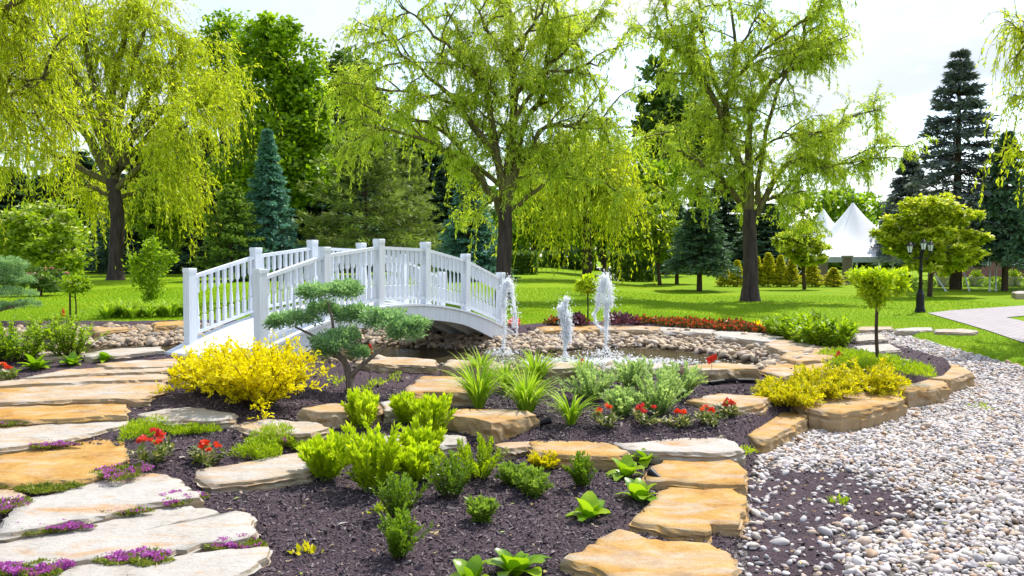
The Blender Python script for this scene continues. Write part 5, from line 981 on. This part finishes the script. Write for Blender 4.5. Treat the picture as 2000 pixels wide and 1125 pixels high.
lobed('blooming_tree', 'round tree covered in yellowish flower sprays behind the lamp post', (1815, 572), [(1800, 402, 42, 14), (1845, 398, 40, 15), (1770, 425, 42, 15), (1830, 430, 52, 16), (1880, 425, 36, 15), (1750, 455, 34, 15), (1805, 460, 50, 17), (1870, 458, 44, 16), (1905, 465, 20, 15), (1770, 490, 40, 16), (1835, 492, 50, 16), (1890, 498, 28, 15), (1800, 515, 40, 14), (1860, 518, 36, 13), (1735, 480, 22, 13)], 58, 'viby', 15000, (.22, .12), Y=35, trunk_r=.12, updir=1.6, shell=.6, flowers=('viby', .9, .14, .17))
lobed('dogwood_tree', 'small tree with pale flower tiers beside the dark spruce', (1290, 535), [(1265, 450, 40, 22), (1300, 440, 35, 22), (1250, 480, 32, 20), (1300, 485, 40, 22), (1280, 420, 28, 18)], 59, 'viburn', 5200, (.22, .13), Y=46, trunk_r=.12, flowers=('cream', .35, .08, .12), updir=1.6)
lobed('dogwood_tree', 'small green tree standing in front of the marquee', (1572, 556), [(1568, 460, 28, 20), (1592, 480, 22, 16), (1548, 484, 30, 18), (1575, 505, 30, 14), (1535, 470, 22, 16)], 60, 'viby', 6000, (.19, .12), Y=42, trunk_r=.11, updir=1.4)
lobed('broadleaf_tree', 'green treetop rising behind the marquee', (1650, 540), [(1640, 400, 45, 28), (1690, 405, 40, 25), (1600, 405, 40, 30), (1735, 415, 35, 22), (1650, 440, 60, 30)], 61, 'maple', 7000, (.36, .25), Y=75, trunk_r=.3)
lobed('broadleaf_tree', 'leafy green tree under the willow curtain left of the bridge', (320, 530), [(300, 430, 45, 35), (335, 400, 40, 40), (330, 460, 35, 30), (285, 390, 35, 40)], 62, 'viburn', 6000, (.24, .13), Y=52, trunk_r=.15)
lobed('broadleaf_tree', 'light green tree behind the hedge right of the middle willow trunk', (1040, 520), [(1040, 400, 45, 45), (1010, 440, 40, 40), (1070, 440, 45, 40), (1040, 350, 40, 40), (1085, 390, 35, 40)], 63, 'maple', 8000, (.36, .24), Y=63, trunk_r=.3)
lobed('broadleaf_tree', 'light green tree right of the willow curtain behind the long hedge', (1185, 520), [(1180, 400, 40, 45), (1150, 440, 40, 40), (1210, 450, 40, 40), (1170, 350, 40, 35), (1120, 420, 35, 50)], 64, 'maple', 8000, (.36, .24), Y=64, trunk_r=.3)
# conifers
def conifer_meshes(seed, h, rad, nb, tw, per, L, W, droop=.05, up=.0, taper=.85, bare=.06, gap=0.):
    r = np.random.default_rng(seed); tk, fo = MB(), MB(); tubes(tk, resample([np.array([0, 0, -.3]), np.array([0, 0, h * .5]), np.array([0, 0, h])], 10), h * .019, h * .002, 8)
    u = (np.arange(nb) + r.uniform(0, 1, nb)) / nb; u = u ** 1.15
    if gap: u = (np.round(u * gap) + r.normal(0, .24, nb)) / gap; u = np.clip(u, 0, .995)
    z = h * (bare + (1 - bare) * u); a = np.arange(nb) * 2.39996 + r.normal(0, .3, nb); ln = rad * (1 - u) ** taper * r.uniform(.78, 1.12, nb) + .015 * rad
    D = np.stack([np.cos(a), np.sin(a), np.full(nb, -.12) + up + .75 * u ** 2], 1); P = np.stack([z * 0, z * 0, z], 1); B = grow(r, P, D, ln, 6, droop, .05); B[:, -2:, 2] += (.05 * ln)[:, None]; tubes(tk, B, h * .003, h * .0008, 3)
    p, tg, t, idx = sample_on(r, B, tw, .12, 1.); sd = np.where(r.uniform(0, 1, len(p)) < .5, -1., 1.)[:, None]; side = unit(np.cross(tg, np.array([0, 0, 1.]))) * sd
    T_ = grow(r, p, tg * .8 + side * .8 + r.normal(0, .15, p.shape), (ln[idx] * .30 * (1.15 - t) + .04 * rad), 3, .05, .08)
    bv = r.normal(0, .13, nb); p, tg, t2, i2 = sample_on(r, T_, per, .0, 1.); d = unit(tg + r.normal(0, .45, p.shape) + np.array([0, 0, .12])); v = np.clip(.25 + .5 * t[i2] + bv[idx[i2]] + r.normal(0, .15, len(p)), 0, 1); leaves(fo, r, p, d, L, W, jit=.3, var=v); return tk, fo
def conifer(name, label, px, base_y, top_y, wpx, Y, mat, protos_, group='conifers behind the bridge', rz=0.):
    b = at(px, base_y, Y); b[2] = Gs(b[0], b[1]); top = at(px, top_y, Y)[2]; h = top - b[2]; w = wpx * Y / FPX / 2 * 1.4
    key = (protos_, mat); tkm, fom, h0, r0 = CONM[protos_]
    t = thing(name, label, 'tree', b, group, rz); t.scale = (w / r0, w / r0, h / h0)
    o = bpy.data.objects.new('trunk', tkm); COL.objects.link(o); o.parent = t
    if key not in CONV: m2 = fom.copy(); m2.materials.clear(); m2.materials.append(M[mat]); CONV[key] = m2
    o = bpy.data.objects.new('crown', CONV[key]); COL.objects.link(o); o.parent = t; return t
CONM = {}; CONV = {}
for key, a in {'blue': (71, 7., 1.7, 340, 13, 7, .17, .055, .05, .0, 1.05, .03, 20), 'dark': (72, 12., 2.9, 340, 14, 6, .30, .10, .07, -.05, .85, .06, 17), 'tall': (73, 14., 3.0, 250, 15, 7, .28, .075, .06, -.05, .9, .17, 15), 'pine': (74, 7., 3.6, 120, 20, 9, .28, .05, .0, .12, .55, .10, 9), 'bare': (77, 12., 2.9, 300, 14, 6, .30, .10, .07, -.05, .85, .24, 15), 'cone': (75, 1.6, .42, 120, 8, 6, .08, .035, -.02, .5, .7, .0, 0), 'small': (76, 5., 1.9, 170, 13, 7, .17, .06, .02, .1, .6, .08, 8)}.items():
    tk, fo = conifer_meshes(*a); CONM[key] = (tk.mesh('trunk', M['barkbrown'], True), fo.mesh('crown', None), a[1], a[2])
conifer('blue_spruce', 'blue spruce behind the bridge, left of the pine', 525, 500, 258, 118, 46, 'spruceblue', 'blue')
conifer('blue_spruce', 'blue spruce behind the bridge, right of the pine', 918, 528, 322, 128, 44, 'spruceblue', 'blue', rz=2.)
conifer('green_conifer', 'bright green irregular conifer left of the blue spruce', 452, 520, 366, 112, 44, 'sprucegreen', 'small')
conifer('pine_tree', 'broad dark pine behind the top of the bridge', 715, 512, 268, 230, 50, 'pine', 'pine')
conifer('pine_tree', 'lighter pine boughs beside the broad dark pine', 795, 512, 310, 120, 54, 'pine', 'pine', rz=1.3)
conifer('spruce_tree', 'dark spruce on the lawn left of the open willow trunk', 1366, 557, 372, 112, 40, 'sprucedark', 'bare', rz=1.)
conifer('spruce_tree', 'dark spruce half hidden behind the lawn spruce', 1322, 540, 395, 76, 48, 'sprucedark', 'bare', rz=2.4)
conifer('spruce_tree', 'tall dusky spruce against the sky behind the flowering tree', 1866, 572, 104, 195, 42, 'sprucepurple', 'tall')
conifer('spruce_tree', 'dusky spruce left of the tall one, above the flowering tree', 1772, 570, 300, 112, 50, 'sprucepurple', 'bare', rz=1.)
conifer('spruce_tree', 'dark spruce at the right edge beside the tall one', 1962, 570, 262, 118, 40, 'sprucedark', 'bare', rz=2.)
conifer('spruce_tree', 'dark spruce cut by the right edge', 2040, 575, 230, 130, 43, 'sprucedark', 'bare', rz=.5)
BG = [(-60, 300, 260), (20, 330, 220), (95, 345, 200), (160, 300, 180), (290, 290, 200), (345, 240, 190), (400, 260, 200), (475, 250, 190), (600, 175, 170), (640, 190, 160), (680, 300, 200), (770, 280, 180), (840, 270, 200), (880, 300, 150), (1415, 350, 160), (1500, 400, 150)]
bgl = ['behind the viburnum', 'behind the viburnum crown', 'left of the leaning willow trunk', 'just left of the leaning willow trunk', 'right of the leaning willow trunk', 'under the right end of the big willow curtain', 'left of the bright green conifer', 'behind the bright green conifer', 'beside the dense maple, the tallest of the row', 'right of the dense maple', 'left of the broad dark pine', 'behind the broad dark pine', 'between the pine and the second blue spruce', 'behind the second blue spruce', 'behind the open willow trunk', 'right of the open willow trunk']
r = np.random.default_rng(9)
for k, ((px, ty, w), l) in enumerate(zip(BG, bgl)):
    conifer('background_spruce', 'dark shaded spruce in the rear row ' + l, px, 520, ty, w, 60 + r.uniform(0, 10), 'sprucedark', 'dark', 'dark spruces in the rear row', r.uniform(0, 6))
# a far wood closing the horizon
def far_wood():
    r = np.random.default_rng(99); fo = MB()
    for x in np.arange(-95, 100, 4.):
        y = 84 + r.uniform(-4, 6); h = r.uniform(7, 10) if x < 14 else r.uniform(3.2, 5); n = 340; c = np.array([x, y, Gs(x, y)]); P = c + r.normal(0, 1, (n, 3)) * np.array([2.4, 1.5, h * .27]) + np.array([0, 0, h * .45]); P[:, 2] = np.maximum(P[:, 2], c[2]); leaves(fo, r, P, r.normal(0, 1, (n, 3)), 1.3, 1.0, jit=.4)
    return fo
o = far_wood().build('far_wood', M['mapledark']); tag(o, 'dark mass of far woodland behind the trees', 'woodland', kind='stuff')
# yellow arborvitae row in front of the marquee
for k, (px, w, h) in enumerate([(1478, 22, 54), (1500, 24, 60), (1524, 22, 56), (1546, 22, 48), (1586, 26, 44), (1628, 26, 32), (1440, 22, 46), (1415, 20, 38)]):
    conifer('arborvitae', 'yellow-green clipped arborvitae ' + ['just right of the open willow trunk', 'second right of the open willow trunk', 'third right of the open willow trunk', 'left of the small tree at the marquee', 'under the small tree at the marquee', 'standing alone below the marquee roof', 'just left of the open willow trunk', 'second left of the open willow trunk'][k], px, 556, 556 - h, w * 1.4, 45, 'arbor', 'cone', 'arborvitae in front of the marquee', k)
# clipped hedges
def hedge(name, label, px0, px1, ytop, Y, mat, n, dep=1.2):
    r = np.random.default_rng(int(px0)); a = at(px0, 520, Y); b = at(px1, 520, Y); z0 = Gs((a[0] + b[0]) / 2, Y); zt = at(px0, ytop, Y)[2]; c = np.array([(a[0] + b[0]) / 2, Y, z0]); t = thing(name, label, 'hedge', c); hx = (b[0] - a[0]) / 2; h = zt - z0
    P = np.stack([r.uniform(-hx, hx, n), r.uniform(-dep / 2, dep / 2, n), r.uniform(0, h, n)], 1); f = r.integers(0, 3, n); P[f == 0, 1] = -dep / 2; P[f == 1, 2] = h; P += r.normal(0, .06, P.shape); fo = MB(); leaves(fo, r, P, r.normal(0, 1, (n, 3)), .2, .13, jit=.3); fo.build('foliage', M[mat], t)
hedge('clipped_hedge', 'dark clipped hedge right of the middle willow trunk', 1002, 1048, 496, 55, 'mapledark', 2600)
hedge('clipped_hedge', 'long dark clipped hedge right of the willow curtain', 1190, 1280, 497, 52, 'mapledark', 4200)
# ------------------------------------------------------------------ fountain jets: foam and drops
def foammat():
    m, nt, out = newmat('foam'); b = N(nt, 'ShaderNodeBsdfPrincipled', in_={'Base Color': (.92, .94, .96, 1), 'Roughness': .3, 'Specular IOR Level': .6}); tr = N(nt, 'ShaderNodeBsdfTranslucent', in_={0: (.95, .97, 1, 1)}); mx = N(nt, 'ShaderNodeMixShader', in_={0: .6}); LK(nt, b.outputs[0], mx.inputs[1]); LK(nt, tr.outputs[0], mx.inputs[2]); tp = N(nt, 'ShaderNodeBsdfTransparent'); m3 = N(nt, 'ShaderNodeMixShader', in_={0: .42}); LK(nt, mx.outputs[0], m3.inputs[1]); LK(nt, tp.outputs[0], m3.inputs[2]); LK(nt, m3.outputs[0], out.inputs[0]); return m
M['foam'] = foammat()
OCT = unit(np.array([[1, 0, 0], [-1, 0, 0], [0, 1, 0], [0, -1, 0], [0, 0, 1], [0, 0, -1.]])); OCF = np.array([[0, 2, 4], [2, 1, 4], [1, 3, 4], [3, 0, 4], [2, 0, 5], [1, 2, 5], [3, 1, 5], [0, 3, 5]])
def drops(mb, r, P, s, stretch=1.6):
    n = len(P); sc = (s * r.lognormal(0, .45, n))[:, None, None]; V = P[:, None, :] + OCT[None] * sc * np.array([1, 1, stretch]); T = (OCF[None] + (np.arange(n) * 6)[:, None, None]).reshape(-1, 3); mb.add(V.reshape(-1, 3), T=T)
def core(mb, r, C, w0, w1, sd):
    k = len(C); n = 12; a = np.arange(n) * 2 * math.pi / n; t = np.linspace(0, 1, k); w = (w0 + (w1 - w0) * t) * .42; w[-3:] *= np.array([.85, .6, .15]); V = []
    for i in range(k):
        nn = np.array([mnoise.noise(Vector((math.cos(x) * 1.3, math.sin(x) * 1.3 + sd, i * .35))) + .6 * mnoise.noise(Vector((math.cos(x) * 3, math.sin(x) * 3 + sd, i * .9))) for x in a]); q = w[i] * (.8 + .75 * nn); V.append(C[i] + np.stack([q * np.cos(a), q * np.sin(a), nn * .01], 1))
    I = np.arange(k * n).reshape(k, n); J = np.roll(I, -1, 1); mb.add(np.concatenate(V), np.stack([I[:-1], J[:-1], J[1:], I[1:]], -1).reshape(-1, 4))
def jet(label, base, strands, seed):
    r = np.random.default_rng(seed); bx, by = base; b = onz(bx, by, WATER_Z); Y0 = b[1]; s = Y0 / FPX; t = thing('fountain_jet', label, 'fountain', b, 'fountain jets in the pond')
    nz_ = MB(); lathe(nz_, [(.03, -.25), (.03, .0), (.05, .01), (.05, .05), (.022, .06), (.02, .1)], 12); nz_.build('nozzle', M['iron'], t); col_, sp = MB(), MB()
    for pts, w0, w1, n in strands:
        C = resample([at(p[0], p[1], Y0) - b for p in pts], 40)[None]; p, tg, tt, _ = sample_on(r, C, n); w = (w0 + (w1 - w0) * tt)[:, None] * s * (.75 + .35 * np.sin(tt * 17 + seed) ** 2)[:, None]; q = p + r.normal(0, .38, p.shape) * w; core(col_, r, C[0], w0 * s, w1 * s, seed); drops(col_, r, q[::2], .006, 2.0); k = r.uniform(0, 1, n) < .16; drops(sp, r, q[k] + r.normal(0, 1., (k.sum(), 3)) * (w[k] * .6 + .02), .0055, 1.1)
    n = 500; a = r.uniform(0, 6.28, n); q = np.abs(r.normal(0, .28, n)); drops(sp, r, np.stack([np.cos(a) * q, np.sin(a) * q, np.abs(r.normal(0, .05, n))], 1), .009, .8)
    col_.build('water_column', M['foam'], t); o = sp.build('spray', M['foam'], t); o['kind'] = 'stuff'
jet('fountain jet beside the far end of the bridge with water falling back', (983, 692), [([(983, 692), (985, 640), (986, 590), (989, 560), (992, 548)], 5, 11, 2600), ([(992, 548), (998, 556), (1002, 585), (1005, 612), (1003, 640)], 10, 7, 1300), ([(986, 552), (983, 575), (982, 600)], 9, 5, 800), ([(1004, 600), (1010, 630), (1008, 660)], 4, 3, 350)], 81)
jet('shortest fountain jet with a pointed tip, nearest the daylilies', (1104, 712), [([(1104, 712), (1104, 660), (1106, 630), (1104, 600), (1107, 581)], 6, 7, 2600), ([(1104, 665), (1104, 640), (1098, 610), (1095, 600)], 14, 9, 1700), ([(1108, 670), (1113, 640), (1109, 610)], 8, 8, 1000), ([(1103, 640), (1092, 602)], 6, 4, 400)], 82)
jet('tallest fountain jet with a broad foamy head', (1183, 694), [([(1183, 694), (1184, 640), (1182, 590), (1180, 560), (1181, 536)], 4, 13, 2600), ([(1181, 538), (1190, 560), (1192, 585), (1188, 600)], 12, 8, 1500), ([(1176, 545), (1170, 580), (1168, 600)], 11, 7, 1300), ([(1168, 600), (1161, 615), (1166, 635), (1180, 645)], 5, 4, 700), ([(1186, 590), (1186, 620), (1184, 640)], 8, 4, 800)], 83)
# foam patch where the water falls
r = np.random.default_rng(84); fm = MB(); c = onz(1190, 706, WATER_Z)
n = 2600; P = c + np.stack([r.normal(0, .75, n), r.normal(0, .30, n), np.abs(r.normal(0, .008, n))], 1); drops(fm, r, P, .012, .5); o = fm.build('pond_foam', M['foam']); tag(o, 'white foam on the water under the fountain jets', 'foam', kind='stuff')
# ------------------------------------------------------------------ lamp post
def lamp():
    b = hit(1797, 610); s = b[1] / FPX; t = thing('lamp_post', 'black lamp post with three lanterns on the lawn by the walk', 'lamp', b); H = 145 * s
    M['glass'] = plain('lantern_glass', (.62, .66, .70), .12, .6); mb = MB(); lathe(mb, [(.17, -.1), (.17, .04), (.15, .06), (.15, .12), (.125, .16), (.12, .55), (.135, .58), (.10, .62), (.075, .68), (.06, .75)], 12); mb.build('base', M['black'], t, smooth_=False)
    mb = MB(); lathe(mb, [(.058, .7), (.05, H * .55), (.058, H * .555), (.05, H * .57), (.045, H * .80), (.06, H * .81), (.03, H * .83)], 10); mb.build('pole', M['black'], t, smooth_=True)
    spots = [(-.36, .0, H * .80), (.05, -.05, H * .84), (.33, .06, H * .82)]
    for x, y, z in spots:
        mb = MB(); tubes(mb, resample([np.array([0, 0, H * .76]), np.array([x * .6, y * .6, H * .72]), np.array([x, y, z - .03])], 8), .018, .014, 6); arm = mb.build('arm', M['black'], t)
        la = MB(); lathe(la, [(.03, -.05), (.065, -.01), (.07, .0), (.07, .015)], 6, (x, y, z)); lathe(la, [(.125, .215), (.13, .23), (.09, .27), (.05, .31), (.02, .325), (.016, .35), (.024, .36), (.004, .385)], 6, (x, y, z))
        for k in range(6):
            a = k * math.pi / 3; tubes(la, np.array([[x + .066 * math.cos(a), y + .066 * math.sin(a), z + .01], [x + .112 * math.cos(a), y + .112 * math.sin(a), z + .22]]), .008, .008, 4)
        lo = la.build('lantern', M['black'], t); g = MB(); lathe(g, [(.060, .012), (.103, .216)], 6, (x, y, z)); g.build('glass_pane', M['glass'], lo)
lamp()
# ------------------------------------------------------------------ marquee
def marquee():
    Y = 52.; M['canvas'] = plain('white_canvas', (.80, .81, .84), .6, .3, namp=.02); M['canvasgrey'] = plain('grey_valance', (.45, .50, .55), .6, .3)
    b = at(1665, 555, Y); b[2] = Gs(b[0], b[1]); t = thing('marquee', 'white marquee with two pointed roofs behind the small trees', 'tent', b)
    ze = at(1665, 502, Y)[2] - b[2]
    def peak(px, py, hw, dy, nm, dp):
        c = at(px, py, Y + dy) - b; n = 32; m = 10; V = []; c0 = np.array([c[0], dy, c[2]])
        for i in range(m + 1):
            f = i / m; z = ze + (c0[2] - ze) * (1 - f) ** 1.3 if f < 1 else ze
            for k in range(n):
                a = 2 * math.pi * k / n; q = max(abs(math.cos(a)), abs(math.sin(a))); e = .012 + .988 * f; rr = e * (1 + (1 / q - 1) * f); sag = 1 - .05 * abs(math.sin(4 * a)) * math.sin(f * math.pi)
                V.append([c0[0] + hw * rr * math.cos(a) * sag, dy + dp * rr * math.sin(a) * sag, z])
        I = np.arange((m + 1) * n).reshape(m + 1, n); J = np.roll(I, -1, 1); Q = np.stack([I[:-1], J[:-1], J[1:], I[1:]], -1).reshape(-1, 4); mb = MB().add(V, Q); mb.build(nm, M['canvas'], t, smooth_=True)
        f = MB(); lathe(f, [(.05, c0[2] - .1), (.03, c0[2] + .1), (.004, c0[2] + .9)], 6, (c0[0], dy, 0)); f.build('mast_tip', M['iron'], t)
        v = MB()
        for sx, sy, lx, ly in ((0, -dp, hw * 2, .03), (0, dp, hw * 2, .03), (-hw, 0, .03, dp * 2), (hw, 0, .03, dp * 2)): box(v, (c0[0] + sx, dy + sy, ze - .16), (lx, ly, .34))
        v.build('valance', M['canvasgrey'], t)
        for sx in (-1, -.33, .33, 1):
            for sy in (-1, 1): p = MB(); tubes(p, np.array([[c0[0] + sx * hw * .97, dy + sy * dp * .97, -.1], [c0[0] + sx * hw * .97, dy + sy * dp * .97, ze]]), .06, .06, 8); p.build('pole', M['white'], t)
    peak(1666, 396, 3.4, 1.0, 'roof', 3.4); peak(1608, 408, 3.0, 9.0, 'roof', 3.0)
    # guy lines
    for px0, px1 in ((1690, 1716), (1646, 1640), (1560, 1545)):
        a = at(px0, 505, Y) - b + np.array([0, -2.2, 0]); e = at(px1, 556, Y - 2) - b; e[2] = Gs(*(e + b)[:2]) - b[2]; mb = MB(); tubes(mb, np.array([a, e]), .03, .03, 4); mb.build('guy_rope', M['white'], t)
marquee()
M['brick'] = plain('stone_pillar', (.20, .15, .13), .9, .2, bump=.6, bscale=8.)
for k, (px, l) in enumerate([(1607, 'left of the round arborvitae under the marquee'), (1545, 'left of the small tree at the marquee'), (1654, 'under the front corner of the marquee')]):
    b = at(px, 556, 48.); b[2] = Gs(b[0], 48.); t = thing('pillar', 'brown stone pillar ' + l, 'pillar', b, 'stone pillars at the marquee'); mb = MB(); box(mb, (0, 0, .75), (.42, .4, 1.7)); mb.build('shaft', M['brick'], t); mb = MB(); box(mb, (0, 0, 1.66), (.52, .5, .1)); mb.build('cap', M['concrete'], t); mb = MB(); box(mb, (0, 0, .04), (.56, .54, .16)); mb.build('plinth', M['concrete'], t)
# brick house at the far right, behind the spruces
def house():
    m, nt, out = newmat('house_brick'); bs = N(nt, 'ShaderNodeBsdfPrincipled', in_={'Roughness': .9}); LK(nt, bs.outputs[0], out.inputs[0]); tcx = N(nt, 'ShaderNodeTexCoord'); mp = N(nt, 'ShaderNodeMapping', in_={'Rotation': (R(90), 0, 0)}); LK(nt, tcx.outputs['Object'], mp.inputs[0]); bt = N(nt, 'ShaderNodeTexBrick', in_={'Scale': 3., 'Color1': (.20, .075, .06, 1), 'Color2': (.26, .10, .08, 1), 'Mortar': (.3, .25, .22, 1), 'Mortar Size': .015}); LK(nt, mp.outputs[0], bt.inputs[0]); LK(nt, bt.outputs[0], bs.inputs['Base Color'])
    a = at(1870, 560, 62.); b = at(2100, 560, 62.); c = (a + b) / 2; c[2] = Gs(c[0], 62.); t = thing('brick_house', 'low red-brown brick house behind the spruces at the right edge', 'house', c); w = b[0] - a[0]; h = 2.9
    mb = MB(); box(mb, (0, 2, h / 2), (w, 4, h)); mb.build('wall', m, t); mb = MB(); mb.add([[-w / 2 - .4, -.4, h], [w / 2 + .4, -.4, h], [w / 2 + .4, 4.4, h], [-w / 2 - .4, 4.4, h], [-w / 2 + .6, 2, h + 1.4], [w / 2 - .6, 2, h + 1.4]], [[0, 1, 5, 4], [2, 3, 4, 5], [0, 3, 2, 1]], [[1, 2, 5], [3, 0, 4]]); mb.build('roof', plain('roof_shingle', (.09, .08, .08), .9), t)
    gl = plain('window_glass', (.25, .33, .36), .1, .6)
    for x in (-w * .28, 0, w * .25, w * .4): mb = MB(); box(mb, (x, -.02, 1.5), (1.1, .06, 1.3)); f = mb.build('window', M['white'], t); mb = MB(); box(mb, (x, -.06, 1.5), (.95, .03, 1.15)); mb.build('pane', gl, f)
house()
# white planters and low round box shrubs along the far drive
M['planter'] = plain('pale_planter', (.62, .56, .50), .7)
for k, (px, l) in enumerate([(1842, 'nearest the lamp post'), (1906, 'second from the lamp post'), (1980, 'at the right edge')]):
    b = at(px, 575, 45.); b[2] = Gs(b[0], 45.); t = thing('planter', 'pale stone planter ' + l, 'planter', b, 'planters along the far drive'); mb = MB(); lathe(mb, [(.26, 0), (.30, .05), (.36, .42), (.42, .45), (.42, .52), (.34, .52), (.33, .45)], 14); mb.build('pot', M['planter'], t, smooth_=False); fo = MB(); rr = np.random.default_rng(k); leaves(fo, rr, rr.normal(0, .13, (300, 3)) + [0, 0, .62], local_dirs(rr, 300), .12, .07); fo.build('foliage', M['green'], t)
first = None
for k, px in enumerate(list(np.arange(1752, 1830, 13)) + [1862, 1876, 1890, 1920, 1932, 1944, 1956, 1992]):
    b = at(px, 575, 44. + (k % 3) * .5); b[2] = Gs(b[0], b[1])
    if first is None: fo = MB(); rr = np.random.default_rng(70); d = unit(rr.normal(0, 1, (700, 3))); leaves(fo, rr, d * [.27, .27, .24] + [0, 0, .24], d, .07, .045); first = plant('box_ball', 'low round clipped box shrub in the row along the far drive', 'shrub', b, [('foliage', fo, M['boxlight'])], 'clipped box shrubs along the far drive')
    else: dup(first, b, k, .75 + .1 * (k % 4))
# white support stakes near the lamp
for k, (p0, p1, l) in enumerate([((1795, 480), (1800, 575), 'upright behind the lamp post'), ((1880, 520), (1893, 574), 'leaning against the tall spruce trunk'), ((1825, 535), (1848, 556), 'slanting left of the tall spruce trunk'), ((1933, 510), (1933, 572), 'upright under the right spruces'), ((1945, 520), (1945, 572), 'upright beside the right spruce trunk')]):
    a = at(*p0, 41.); e = at(*p1, 40.); e[2] = Gs(e[0], 40.); mb = MB(); tubes(mb, np.array([e, (a + e) / 2, a]), .035, .03, 6); lathe(mb, [(.06, 0), (.06, .03), (.03, .05)], 8, (e[0], e[1], e[2] - .01)); o = mb.build('support_pole', M['white'], off=e); o.location = e; tag(o, 'thin white support pole ' + l, 'pole', 'white support poles')
# ------------------------------------------------------------------ red marker flags
M['flag'] = plain('red_flag', (.80, .035, .015), .5, .3, namp=.05); M['flago'] = plain('orange_flag', (.85, .16, .02), .5, .3, namp=.05)
def flag(px, py, gy, pts, mat, label):
    g = hit(px, gy); s = g[1] / FPX; t = thing('marker_flag', label, 'flag', g, 'small marker flags'); top = at(px, py, g[1]) - g; mb = MB(); tubes(mb, np.array([[0, 0, -.05], [0, 0, top[2]]]), .003, .003, 5); mb.build('wire', M['iron'], t)
    mb = MB(); n = len(pts); V = []; 
    for dyy in (-.004, .004):
        for i, (x, y) in enumerate(pts): q = at(px + x, py + y, g[1]) - g; V.append([q[0], dyy + .02 * math.sin(i * 2.1), q[2]])
    Q = [[i, (i + 1) % n, n + (i + 1) % n, n + i] for i in range(n)]; T = [[0, i + 1, i] for i in range(1, n - 1)] + [[n, n + i, n + i + 1] for i in range(1, n - 1)]; mb.add(V, Q, T); mb.build('flag_cloth', M[mat], t)
flag(1390, 693, 746, [(-11, 8), (-2, 3), (8, -3), (11, 8), (2, 14), (-6, 19)], 'flag', 'red flag on the thick grey-faced pond stone'); flag(1638, 686, 706, [(-6, 8), (0, -2), (7, 6), (7, 11), (0, 20), (-5, 14)], 'flag', 'red flag on the stones beside the golden junipers')
flag(1612, 648, 684, [(-3, 2), (0, -2), (4, 4), (5, 18), (-3, 18), (-4, 10)], 'flag', 'narrow red flag among the green perennials'); flag(723, 672, 752, [(-4, 2), (0, -2), (3, 4), (5, 20), (-3, 20), (-4, 10)], 'flag', 'narrow red flag behind the bonsai juniper branch')
flag(1138, 700, 748, [(-3, 2), (0, -2), (3, 6), (6, 20), (-6, 20), (-4, 10)], 'flago', 'orange flag among the daylilies'); flag(123, 604, 630, [(-3, 2), (0, -2), (4, 4), (5, 14), (-3, 14)], 'flago', 'orange flag beside the staked tree')
# black spotlights and pond liner
def spot(px, py, rz, label):
    g = hit(px, py); t = thing('spotlight', label, 'lamp', g, 'garden spotlights', rz); mb = MB(); tubes(mb, np.array([[0, 0, -.1], [0, 0, .05]]), .008, .008, 6); mb.build('spike', M['black'], t); mb = MB(); A = np.array([[0, 0, .05], [.05, -.02, .07], [.10, -.04, .09]]); tubes(mb, A, .028, .042, 10); mb.build('housing', M['black'], t, smooth_=True); mb = MB(); tubes(mb, np.array([[.098, -.0392, .0892], [.103, -.041, .091]]), .036, .036, 10); T = [[10, 10 + i, 11 + i] for i in range(1, 9)]; mb.add(np.zeros((0, 3))); mb.T.append(np.array(T)); mb.build('lens', M['iron'], t)
spot(1288, 948, 2.6, 'black spotlight wedged between the kerb slabs'); spot(1056, 836, .2, 'black spotlight beside the big boulder')
a = [hit(px, py) for px, py in [(1385, 752), (1420, 748), (1460, 747), (1500, 750), (1530, 749), (1555, 752)]]; mb = MB(); tubes(mb, resample([p + [0, -.02, .03] for p in a], 24), .03, .02, 6); c = a[0]; o = mb.build('pond_liner', M['black'], smooth_=True, off=c); o.location = c; tag(o, 'strip of black pond liner showing under the pond-edge stones', 'liner')

# fallen leaves and litter on the beds and gravel
def litter():
    r = np.random.default_rng(123); mb = MB(); n = 420; y = 4.9 + 7 * r.uniform(0, 1, n) ** 1.4; x = r.uniform(-.62, .62, n) * y; k = np.isin(zone(x, y), (1, 2)); x, y = x[k], y[k]; n = len(x)
    leaves(mb, r, np.stack([x, y, G(x, y) + .022 + .02 * (zone(x, y) == 2)], 1), np.stack([r.normal(0, 1, n), r.normal(0, 1, n), r.normal(0, .15, n)], 1), .045, .02, nrm=r.normal(0, .4, (n, 3)) + [0, 0, 1], jit=.45, bend=.08); return mb
M['litter'] = leafmat('dry_leaf', (.22, .12, .05), (.50, .38, .16), .2, c3=(.25, .34, .05))
o = litter().build('leaf_litter', M['litter']); tag(o, 'scattered dry fallen leaves on the mulch and gravel', 'leaf litter', kind='stuff')
